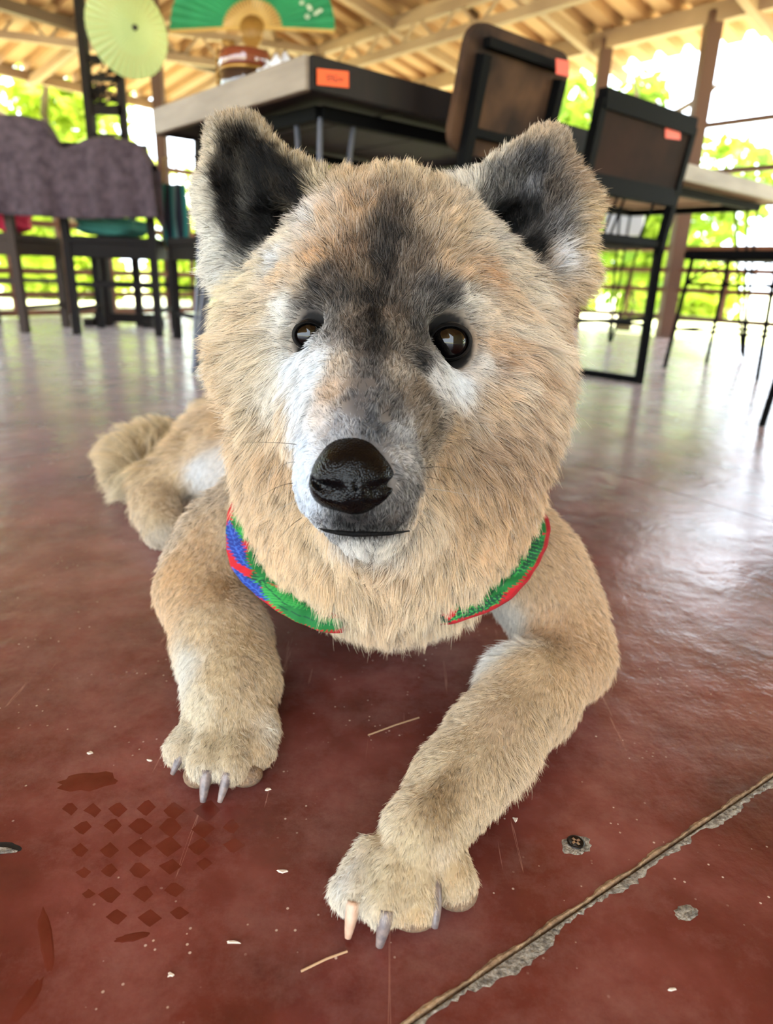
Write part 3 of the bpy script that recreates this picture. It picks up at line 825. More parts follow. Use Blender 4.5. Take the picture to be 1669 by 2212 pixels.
cushiony('black_bag', (-2.08, 3.62, .4635), (.12, .15, .17), mat('black_cloth', (28, 26, 28), .8, bump=(60, .6)), 'black cloth bag on the seat at the left edge of the photo', 'bag', 4)
# striped bag hanging from the corner of the dark chair
SB = PY(374, 400, 3.72)
sb = tag(empty('striped_bag', (SB[0], SB[1], 0)), 'teal striped cloth bag with ochre trim hanging beside the dark chair', 'bag')
zt0, zb0 = PY(357, 398, 3.72)[2], PY(357, 542, 3.72)[2]
stripe = [mat('teal_stripe', (30, 112, 108), .85), mat('navy_stripe', (26, 30, 48), .85), mat('grey_teal_stripe', (96, 126, 126), .85)]
W_ = .12
for k in range(6):
    mb = MB(); x0 = -W_ / 2 + W_ * k / 6
    mb.tube([(x0 + W_ / 12, 0.01 * math.sin(k), zt0), (x0 + W_ / 12 * .9, -.012 - .012 * math.sin(k * 2), (zt0 + zb0) / 2), (x0 * .9 + W_ / 12, 0, zb0 + .02)], [.014, .019, .016], 10)
    mb.build('cloth_panel', stripe[(0, 1, 0, 2, 1, 0)[k]], sb, True)
ochre = mat('ochre_trim', (150, 122, 70), .8)
mb = MB(); mb.tube([(-W_ / 2, 0, zb0 + .05), (-W_ / 2 + .01, 0, zb0 + .012), (0, 0, zb0), (W_ / 2 - .01, 0, zb0 + .012), (W_ / 2, 0, zb0 + .05)], .012, 8); mb.build('trim', ochre, sb, True)
mb = MB(); mb.tube([(-W_ / 2 + .01, 0, zt0), (-W_ / 2 + .01, .04, zt0 + .12), (W_ / 2 - .05, .05, zt0 + .13), (W_ / 2 - .04, 0, zt0)], .006, 8); mb.build('strap', ochre, sb, True)

# carved stand with the paper parasol
SY = 4.12
def SP(px, py): return PY(px, py, SY)
cw = mat('dark_carved_wood', (34, 25, 20), 0.7, noise=(9, .5, (22, 17, 14), (1, 1, 1)), spec=0.2)
S0 = SP(225, 300)
cs = tag(empty('carved_stand', (S0[0], SY, 0)), 'tall dark carved wooden stand behind the draped chairs', 'stand')
xl, xr = SP(190, 200)[0] - S0[0], SP(262, 200)[0] - S0[0]
zt1 = SP(225, -60)[2]
for x, zt_, w in ((xl, zt1, .055), (xr, SP(262, 100)[2], .03)):
    mb = MB(); mb.bar((x, 0, 0), (x, 0, zt_), w, .04); mb.build('stile', cw, cs)
for py, h in ((238, .045), (292, .012), (128, .03), (170, .025)):
    mb = MB(); z = SP(225, py)[2]; mb.bar((xl, 0, z), (xr, 0, z), .03, h); mb.build('crossrail', cw, cs)
mb = MB(); mb.bar((xl - .08, -.12, .02), (xl - .08 + .0, .12, .02), .05, .04); mb.bar((xr + .08, -.12, .02), (xr + .08, .12, .02), .05, .04); mb.bar((xl - .08, 0, .045), (xr + .08, 0, .045), .05, .05); mb.build('foot', cw, cs)
_cr_ = random.Random(4)
za, zb_ = SP(225, 128)[2], SP(225, 236)[2]
for k in range(26):
    x, z = _cr_.uniform(xl + .02, xr - .02), _cr_.uniform(zb_ + .02, za - .01)
    mb = MB(); r0 = _cr_.uniform(.014, .028); a0 = _cr_.uniform(0, 6)
    mb.tube([(x + r0 * (1 - t * .12) * math.cos(a0 + t * .75), .006 * math.sin(t), z + r0 * (1 - t * .12) * math.sin(a0 + t * .75)) for t in range(8)], .006, 6)
    mb.build('carved_scroll', cw, cs, True)
for k in range(7):
    z = zb_ + (za - zb_) * (k + .5) / 7
    mb = MB(); mb.tube([(xl, 0, z - .03), ((xl + xr) / 2, .004, z + .02 * (-1) ** k), (xr, 0, z + .03)], .006, 6); mb.build('carved_stem', cw, cs, True)
# parasol
DP = 3.45
pc = PD(276, 66, DP)
ax = Vector(-FWD * 1.0 + RGT * 0.95 - UPV * 0.45).normalized()
rp_ = 91 * DP / F
par_m = mat('pale_green_oiled_paper', (196, 208, 146), 0.5, noise=(3, .4, (172, 190, 128), (1, 1, 1)))
rib_m = mat('bamboo', (190, 172, 110), 0.6)
pz = Vector(ax); pxv = Vector(UPV).cross(pz).normalized(); pyv = pz.cross(pxv)
PM = Matrix((pxv, pyv, pz)).transposed()
pa_ = empty('paper_parasol', pc); tag(pa_, 'pale green paper parasol hung open on the carved stand', 'parasol')
nr = 36; V, Fc = [], []
rings = [0.05, .3, .6, .85, 1.0]
for k, q in enumerate(rings):
    for i in range(nr * 2):
        a = math.pi * i / nr
        rr_ = q * rp_ * (1 if i % 2 == 0 else (1 - .018 * q))
        z = .085 * (1 - q ** 1.25) - (0.0 if i % 2 == 0 else .004 * q)
        V.append(PM @ Vector((rr_ * math.cos(a), rr_ * math.sin(a), z)))
m2 = nr * 2
for k in range(len(rings) - 1):
    for i in range(m2): Fc.append((k * m2 + i, k * m2 + (i + 1) % m2, (k + 1) * m2 + (i + 1) % m2, (k + 1) * m2 + i))
o = link_mesh('canopy', V, Fc, par_m, pa_); o.modifiers.new('t', 'SOLIDIFY').thickness = .0015
b_ = par_m.node_tree.nodes['Principled BSDF']
for i in range(nr):
    a = 2 * math.pi * i / nr
    mb = MB(); mb.tube([PM @ Vector((.05 * rp_ * math.cos(a), .05 * rp_ * math.sin(a), .083)), PM @ Vector((.6 * rp_ * math.cos(a), .6 * rp_ * math.sin(a), .085 * (1 - .6 ** 1.25) + .001)), PM @ Vector((rp_ * math.cos(a), rp_ * math.sin(a), .001))], .0016, 5)
    mb.build('rib', rib_m, pa_)
mb = MB(); mb.lathe([(.001, .074), (.012, .076), (.014, .088), (.010, .105), (.001, .108)], n=16, axis=PM); mb.build('hub', mat('dark_hub', (38, 34, 26), .6), pa_, True)
mb = MB(); mb.tube([PM @ Vector((0, 0, .08)), PM @ Vector((0, 0, -.12))], .007, 8); mb.build('handle', rib_m, pa_)

# big folding fan under the roof
DF_ = 3.9
fc = PD(545, 62, DF_)
fanm = mat('green_fan_cloth', (40, 150, 98), 0.7, noise=(5, .4, (28, 128, 84), (1, 1, 1)))
bam = mat('golden_bamboo', (206, 166, 98), 0.5)
bam2 = mat('dark_bamboo', (150, 108, 48), 0.5)
fo = tag(empty('folding_fan', fc), 'huge open folding fan of green cloth on bamboo ribs under the roof', 'fan')
fx, fy, fz = Vector(RGT), Vector(UPV), Vector(-FWD)
FM = Matrix((fx, fy, fz)).transposed()
Rf, Ri, nrib = 178 * DF_ / F, 62 * DF_ / F, 26
a0, a1 = math.radians(-3), math.radians(183)
V, Fc = [], []
for i in range(nrib * 2 + 1):
    a = a0 + (a1 - a0) * i / (nrib * 2); z = .010 * (i % 2)
    for q in (Ri, Rf): V.append(FM @ Vector((q * math.cos(a), q * math.sin(a), z)))
for i in range(nrib * 2): Fc.append((2 * i, 2 * i + 1, 2 * i + 3, 2 * i + 2))
o = link_mesh('leaf', V, Fc, fanm, fo); o.modifiers.new('t', 'SOLIDIFY').thickness = .0015
for i in range(nrib + 1):
    a = a0 + (a1 - a0) * i / nrib
    mb = MB(); d = Vector((math.cos(a), math.sin(a), 0)); mb.bar(FM @ (d * .02 + Vector((0, 0, .004 + .0003 * i))), FM @ (d * (Ri * 1.05) + Vector((0, 0, .004))), .008, .003, up=fz)
    mb.build('rib', bam, fo)
for a in (a0, a1):
    mb = MB(); d = Vector((math.cos(a), math.sin(a), 0)); mb.bar(FM @ (d * .02 + Vector((0, 0, .012))), FM @ (d * Rf + Vector((0, 0, .012))), .018, .006, up=fz); mb.build('guard_stick', bam, fo)
mb = MB(); mb.lathe([(.001, .004), (Ri * .42, .006), (Ri * .42, .016), (.001, .020)], n=28, axis=FM); mb.build('pivot', bam2, fo, True)
mb = MB(); mb.prism([(-.045, 0), (.045, 0), (.055, -.07), (.03, -.11), (-.03, -.11), (-.055, -.07)], FM.to_4x4() @ Matrix.Translation((0, 0, .006)), .014); mb.build('handle', bam2, fo)
wm = mat('white_fan_print', (214, 226, 206), .7)
V, Fc = [], []
_fr = random.Random(8)
for k in range(9):
    a = math.radians(_fr.uniform(10, 26)); q = Rf * _fr.uniform(.62, .86); l = .02 * Rf; n_ = len(V)
    for dx, dy in ((-1, -.4), (.2, -.8), (1, .3), (-.2, .9)):
        V.append(FM @ Vector((q * math.cos(a) + dx * l * 1.6, q * math.sin(a) + dy * l * 1.6, .0125)))
    Fc.append((n_, n_ + 1, n_ + 2, n_ + 3))
o = link_mesh('white_print', V, Fc, wm, fo); o['kind'] = 'stuff'
# pale board on the right railing
uB = next(u / 50 for u in range(-100, 200) if proj(on_r(u / 50, 0.6))[0] > 1325)
pb_ = on_r(uB, 0.0, -0.065); pb_[2] = PY(1325, 478, pb_[1])[2]
mb = MB(); mb.bar((0, 0, -.09), (0, 0, .09), .012, .30, up=tuple(UR), bevel=.003)
o = mb.build('board', mat('pale_grey_board', (196, 202, 212), .5), None, loc=pb_); tag(o, 'pale grey board on the right railing behind the black panel chair', 'board')

# ================================================================== the dog
# ---- signed distance field on a grid -> one continuous skin
H = 0.003
LO = np.array([-0.50, 0.20, -0.012]); HI = np.array([0.26, 1.36, 0.47])
NX, NY, NZ = np.ceil((HI - LO) / H).astype(int) + 1
GX = (LO[0] + H * np.arange(NX)).astype(np.float32)
GY = (LO[1] + H * np.arange(NY)).astype(np.float32)
GZ = (LO[2] + H * np.arange(NZ)).astype(np.float32)

class Field:
    def __init__(s, xs, ys, zs):
        s.ax = (xs, ys, zs)
        s.D = np.full((len(xs), len(ys), len(zs)), 0.2, np.float32)
    def sub(s, lo, hi):
        sl = tuple(slice(max(0, np.searchsorted(a, l) - 1), np.searchsorted(a, h) + 1) for a, l, h in zip(s.ax, lo, hi))
        g = np.meshgrid(*(a[q] for a, q in zip(s.ax, sl)), indexing='ij', sparse=True)
        return sl, g
    def add(s, fn, lo, hi, k=0.02, mode='u'):
        lo, hi = np.asarray(lo) - k - 0.012, np.asarray(hi) + k + 0.012
        sl, g = s.sub(lo, hi)
        d = fn(*g)
        a = s.D[sl]
        if mode == 'u':
            h = np.maximum(k - np.abs(a - d), 0) / k
            s.D[sl] = np.minimum(a, d) - h * h * k * 0.25
        else:
            d = -d
            h = np.maximum(k - np.abs(a - d), 0) / k
            s.D[sl] = np.maximum(a, d) + h * h * k * 0.25
    def cone(s, a, ra, b, rb, k=0.02, mode='u'):
        a, b = np.asarray(a, float), np.asarray(b, float)
        ab = b - a; L2 = ab @ ab
        def fn(x, y, z):
            px, py, pz = x - a[0], y - a[1], z - a[2]
            t = np.clip((px * ab[0] + py * ab[1] + pz * ab[2]) / max(L2, 1e-12), 0, 1)
            return np.sqrt((px - t * ab[0]) ** 2 + (py - t * ab[1]) ** 2 + (pz - t * ab[2]) ** 2) - (ra + (rb - ra) * t)
        R = max(ra, rb)
        s.add(fn, np.minimum(a, b) - R, np.maximum(a, b) + R, k, mode)
    def ball(s, a, r, k=0.02, mode='u'): s.cone(a, r, a, r, k, mode)
    def ell(s, c, rad, R=None, k=0.02, mode='u'):
        c = np.asarray(c, float); rad = np.asarray(rad, float)
        R = np.stack([RGT, FWD, UPV]) if R is None else R          # rows: local axes
        def fn(x, y, z):
            px, py, pz = x - c[0], y - c[1], z - c[2]
            q = [(px * R[i][0] + py * R[i][1] + pz * R[i][2]) / rad[i] for i in range(3)]
            k0 = np.sqrt(q[0] ** 2 + q[1] ** 2 + q[2] ** 2)
            k1 = np.sqrt((q[0] / rad[0]) ** 2 + (q[1] / rad[1]) ** 2 + (q[2] / rad[2]) ** 2)
            return k0 * (k0 - 1) / np.maximum(k1, 1e-6)
        m = max(rad)
        s.add(fn, c - m, c + m, k, mode)
    def tri(s, A, B, Cc, r, k=0.02, mode='u'):
        A, B, Cc = (np.asarray(v, float) for v in (A, B, Cc))
        n = np.cross(B - A, Cc - A); nn = n @ n
        E = [(A, B), (B, Cc), (Cc, A)]
        def fn(x, y, z):
            best = None; inside = None
            for P, Q in E:
                e = Q - P
                px, py, pz = x - P[0], y - P[1], z - P[2]
                t = np.clip((px * e[0] + py * e[1] + pz * e[2]) / (e @ e), 0, 1)
                d2 = (px - t * e[0]) ** 2 + (py - t * e[1]) ** 2 + (pz - t * e[2]) ** 2
                best = d2 if best is None else np.minimum(best, d2)
                m = np.cross(n, e)
                ins = (px * m[0] + py * m[1] + pz * m[2]) >= 0
                inside = ins if inside is None else inside & ins
            dp = ((x - A[0]) * n[0] + (y - A[1]) * n[1] + (z - A[2]) * n[2]) ** 2 / nn
            return np.sqrt(np.where(inside, dp, best)) - r
        P = np.stack([A, B, Cc])
        s.add(fn, P.min(0) - r, P.max(0) + r, k, mode)
    def mesh(s):
        D = s.D; xs, ys, zs = s.ax; h = xs[1] - xs[0]
        S = D < 0
        c = [S[i:S.shape[0] - 1 + i, j:S.shape[1] - 1 + j, k:S.shape[2] - 1 + k] for i in (0, 1) for j in (0, 1) for k in (0, 1)]
        any_ = c[0].copy(); all_ = c[0].copy()
        for q in c[1:]: any_ |= q; all_ &= q
        idx = np.argwhere(any_ & ~all_)
        ids = np.full(any_.shape, -1, np.int32)
        ids[tuple(idx.T)] = np.arange(len(idx))
        acc = np.zeros((len(idx), 3)); cnt = np.zeros(len(idx))
        corners = [(i, j, k) for i in (0, 1) for j in (0, 1) for k in (0, 1)]
        for a in corners:
            for ax in range(3):
                if a[ax]: continue
                b = list(a); b[ax] = 1
                va = D[tuple((idx + a).T)]; vb = D[tuple((idx + b).T)]
                m = (va < 0) != (vb < 0)
                t = va[m] / (va[m] - vb[m])
                p = np.tile(np.array(a, float), (m.sum(), 1)); p[:, ax] = t
                acc[m] += p; cnt[m] += 1
        V = (idx + acc / cnt[:, None]) * h + np.array([xs[0], ys[0], zs[0]])
        faces = []
        for ax in range(3):
            o1, o2 = [q for q in range(3) if q != ax]
            sa = [slice(None)] * 3; sb = [slice(None)] * 3
            sa[ax] = slice(0, -1); sb[ax] = slice(1, None)
            A, B = S[tuple(sa)], S[tuple(sb)]
            e = np.argwhere(A != B)
            e = e[(e[:, o1] > 0) & (e[:, o2] > 0) & (e[:, o1] < S.shape[o1] - 1) & (e[:, o2] < S.shape[o2] - 1)]
            flip = A[tuple(e.T)]
            q = []
            for d1, d2 in ((-1, -1), (0, -1), (0, 0), (-1, 0)):
                w = e.copy(); w[:, o1] += d1; w[:, o2] += d2
                q.append(ids[tuple(w.T)])
            q = np.stack(q, 1)
            if ax == 1: flip = ~flip
            q[~flip] = q[~flip][:, ::-1]
            faces.append(q)
        return V, np.concatenate(faces)

dog = Field(GX, GY, GZ)
def _pt(t):
    """(px, py, d, rpx) by depth or ('z', px, py, z, rpx) by height -> point, radius"""
    if t[0] == 'z':
        p = PZ(t[1], t[2], t[3]); return p, t[4] * depth(p) / F
    p = PD(*t[:3]); return p, t[3] * t[2] / F
def limb(*pts, k=0.02):
    q = [_pt(t) for t in pts]
    for (a, ra), (b, rb) in zip(q, q[1:]): dog.cone(a, ra, b, rb, k)
def blob(px, py, d, rx, ry=None, rd=None, k=0.02, mode='u'):
    s = d / F; ry = ry or rx
    dog.ell(PD(px, py, d), (rx * s, rd if rd else rx * s, ry * s), None, k, mode)

# trunk, lying back and to the side
limb((840, 1130, 0.66, 230), (760, 1040, 0.82, 190), (610, 962, 1.04, 142), k=0.05)
limb((600, 955, 1.05, 130), (520, 950, 1.12, 110), k=0.04)
# neck and chest
limb((845, 760, 0.60, 260), (845, 1080, 0.60, 265), k=0.04)
blob(845, 1110, 0.565, 262, 165, 0.085, k=0.05)
blob(850, 1195, 0.55, 185, 95, 0.06, k=0.04)
# skull
blob(838, 625, 0.520, 275, 212, 0.080, k=0.03)
blob(830, 570, 0.496, 190, 130, 0.055, k=0.03)
# cheeks and ruff
limb((600, 700, 0.535, 92), (604, 830, 0.545, 88), (650, 980, 0.55, 98), k=0.05)
limb((1098, 690, 0.525, 95), (1072, 850, 0.525, 82), (1020, 1010, 0.53, 96), k=0.05)
blob(690, 830, 0.500, 130, 150, 0.05, k=0.05)
blob(1010, 850, 0.490, 140, 150, 0.05, k=0.05)
# brows
blob(705, 640, 0.462, 70, 50, 0.022, k=0.03)
blob(955, 640, 0.455, 80, 55, 0.022, k=0.03)
# muzzle
limb((818, 760, 0.462, 118), (795, 890, 0.422, 122), (770, 1010, 0.378, 108), k=0.05)
blob(720, 1055, 0.378, 70, 72, 0.022, k=0.02)
blob(830, 1055, 0.374, 72, 78, 0.024, k=0.02)
limb((830, 1110, 0.46, 120), (795, 1118, 0.398, 78), k=0.025)
blob(560, 760, 0.500, 40, 60, 0.02, k=0.04)
# eye sockets
EYE_L, EYE_R = PD(667, 724, 0.4330), PD(972, 738, 0.4310)
RE_L, RE_R = 0.0104, 0.0125
dog.ball(EYE_L, RE_L * 1.12, k=0.012, mode='s')
dog.ball(EYE_R, RE_R * 1.12, k=0.012, mode='s')
# ears: hollow leaves
EAR_L = [PD(*t) for t in ((492, 580, 0.514), (712, 438, 0.496), (492, 305, 0.516))]
dog.tri(*EAR_L, 0.0150, k=0.02)
dog.ball(PD(475, 430, 0.518), 0.012, k=0.03)
dog.ball(PD(535, 298, 0.516), 0.013, k=0.02)
EAR_R = [PD(*t) for t in ((1010, 445, 0.505), (1232, 590, 0.512), (1178, 325, 0.512))]
dog.tri(*EAR_R, 0.0155, k=0.02)
dog.ball(PD(1240, 450, 0.515), 0.013, k=0.03)
dog.tri(*[PD(*t) for t in ((535, 540, 0.488), (668, 440, 0.474), (508, 325, 0.494))], 0.0135, k=0.010, mode='s')
dog.cone(PD(560, 470, 0.488), 0.018, PD(618, 480, 0.504), 0.012, k=0.006, mode='s')
dog.tri(*[PD(*t) for t in ((1070, 450, 0.482), (1175, 550, 0.488), (1160, 385, 0.490))], 0.013, k=0.010, mode='s')
dog.cone(PD(1125, 470, 0.488), 0.0165, PD(1085, 490, 0.506), 0.012, k=0.006, mode='s')
# front leg on the right of the picture
limb((1085, 1160, 0.63, 110), (1150, 1230, 0.605, 92), ('z', 1200, 1325, 0.066, 82), ('z', 1235, 1420, 0.042, 70), k=0.03)
limb(('z', 1235, 1415, 0.040, 72), ('z', 1140, 1500, 0.042, 88), ('z', 1060, 1600, 0.038, 82), ('z', 985, 1690, 0.034, 76), ('z', 925, 1785, 0.030, 82), k=0.025)
limb(('z', 900, 1820, 0.026, 84), ('z', 878, 1850, 0.018, 70), k=0.012)
TOES_R = [((800, 1840, 0.026), (758, 1925, 0.016), 42), ((850, 1860, 0.028), (828, 1952, 0.016), 44), ((905, 1860, 0.028), (893, 1945, 0.016), 46), ((955, 1830, 0.026), (980, 1900, 0.016), 46)]
TOES_L = [((425, 1560, 0.026), (392, 1618, 0.017), 34), ((458, 1580, 0.028), (444, 1652, 0.017), 36), ((505, 1580, 0.028), (500, 1655, 0.017), 36), ((545, 1560, 0.026), (556, 1622, 0.017), 36)]
# front leg on the left
limb((560, 1110, 0.66, 100), (480, 1190, 0.645, 92), ('z', 440, 1275, 0.062, 82), ('z', 482, 1385, 0.048, 86), ('z', 505, 1480, 0.036, 78), ('z', 490, 1535, 0.030, 76), k=0.03)
limb(('z', 505, 1480, 0.036, 78), ('z', 480, 1565, 0.020, 60), k=0.012)
for a, b, r in TOES_R + TOES_L:
    limb(('z', *a, r * 0.80), ('z', *b, r * 1.06), k=0.0045)
limb(('z', 570, 1545, 0.030, 26), ('z', 580, 1575, 0.026, 24), k=0.008)
# hind leg on the left: thigh, hock, foot
limb((560, 950, 1.02, 95), (470, 965, 0.98, 72), (345, 1052, 0.955, 46), k=0.03)
limb((345, 1055, 0.955, 45), ('z', 338, 1100, 0.030, 42), ('z', 352, 1145, 0.022, 40), k=0.02)
for px, py in ((328, 1150), (352, 1160), (378, 1152)):
    limb(('z', px, py - 25, 0.024, 18), ('z', px, py, 0.015, 19), k=0.006)
limb((470, 1020, 0.93, 60), (560, 1040, 0.90, 90), k=0.03)
# tail curled on the floor
limb((430, 960, 1.16, 40), (335, 965, 1.12, 42), (280, 990, 1.07, 44), (275, 1030, 1.02, 34), k=0.02)
# mouth slit
_lip = [PD(x, y, d) for x, y, d in ((684, 1136, 0.378), (720, 1150, 0.366), (765, 1154, 0.360), (820, 1154, 0.361), (886, 1143, 0.372))]
for a, b in zip(_lip, _lip[1:]): dog.cone(a, 0.0022, b, 0.0022, k=0.004, mode='s')
# lie on the floor
dog.D = np.maximum(dog.D, 0.002 - GZ[None, None, :])
DV, DF = dog.mesh()
# keep the largest connected piece is not needed: the field is one body
DN = np.zeros_like(DV)
_t = np.concatenate([DF[:, [0, 1, 2]], DF[:, [0, 2, 3]]])
_fn = np.cross(DV[_t[:, 1]] - DV[_t[:, 0]], DV[_t[:, 2]] - DV[_t[:, 0]])
for i in range(3): np.add.at(DN, _t[:, i], _fn)
DN /= np.linalg.norm(DN, axis=1)[:, None] + 1e-12

# ---- coat: control points picked on the skin give colour, length, lie and lift of the hair around them
_q = DV - CAM
_dep = _q @ FWD
_PX, _PY = 834.5 + F * (_q @ RGT) / _dep, 1106 - F * (_q @ UPV) / _dep
REGIONS = ['head_fur', 'ear_fur', 'ear_fur', 'chest_fur', 'trunk_fur', 'foreleg_fur', 'foreleg_fur', 'hind_leg_fur', 'tail_fur']
HD, EL, ER, CH, TR, FL, FR, HL, TA = range(9)
CT = dict(p=[], n=[], col=[], len=[], dir=[], lift=[], dark=[], reg=[], white=[])
def ctl(reg, px, py, rgb, ln, dx, dy, lift=0.3, dark=0.06, light=0.25, back=False):
    w = (_PX - px) ** 2 + (_PY - py) ** 2
    r = 10
    while True:
        i = np.flatnonzero(w < r * r)
        if len(i) > 3: break
        r *= 1.5
    if back:
        f0 = _dep[i].min(); i = i[_dep[i] < f0 + 0.07]; j = i[np.argmax(_dep[i])]
    else:
        i = i[_dep[i] < _dep[i].min() + 0.012]; j = i[np.argmin(w[i])]
    n = DN[j]
    v = RGT * dx - UPV * dy
    v = v - n * (v @ n)
    v /= np.linalg.norm(v) + 1e-9
    for k_, x in zip(('p', 'n', 'col', 'len', 'dir', 'lift', 'dark', 'reg', 'white'), (DV[j], n, lin(*rgb), ln / 1000, v, lift, dark, reg, light)):
        CT[k_].append(x)
TAN, BRN, CRM, WHT, GRY, DRK, BLK = (196, 162, 118), (160, 122, 84), (222, 196, 158), (236, 232, 226), (132, 124, 118), (72, 66, 62), (26, 22, 22)
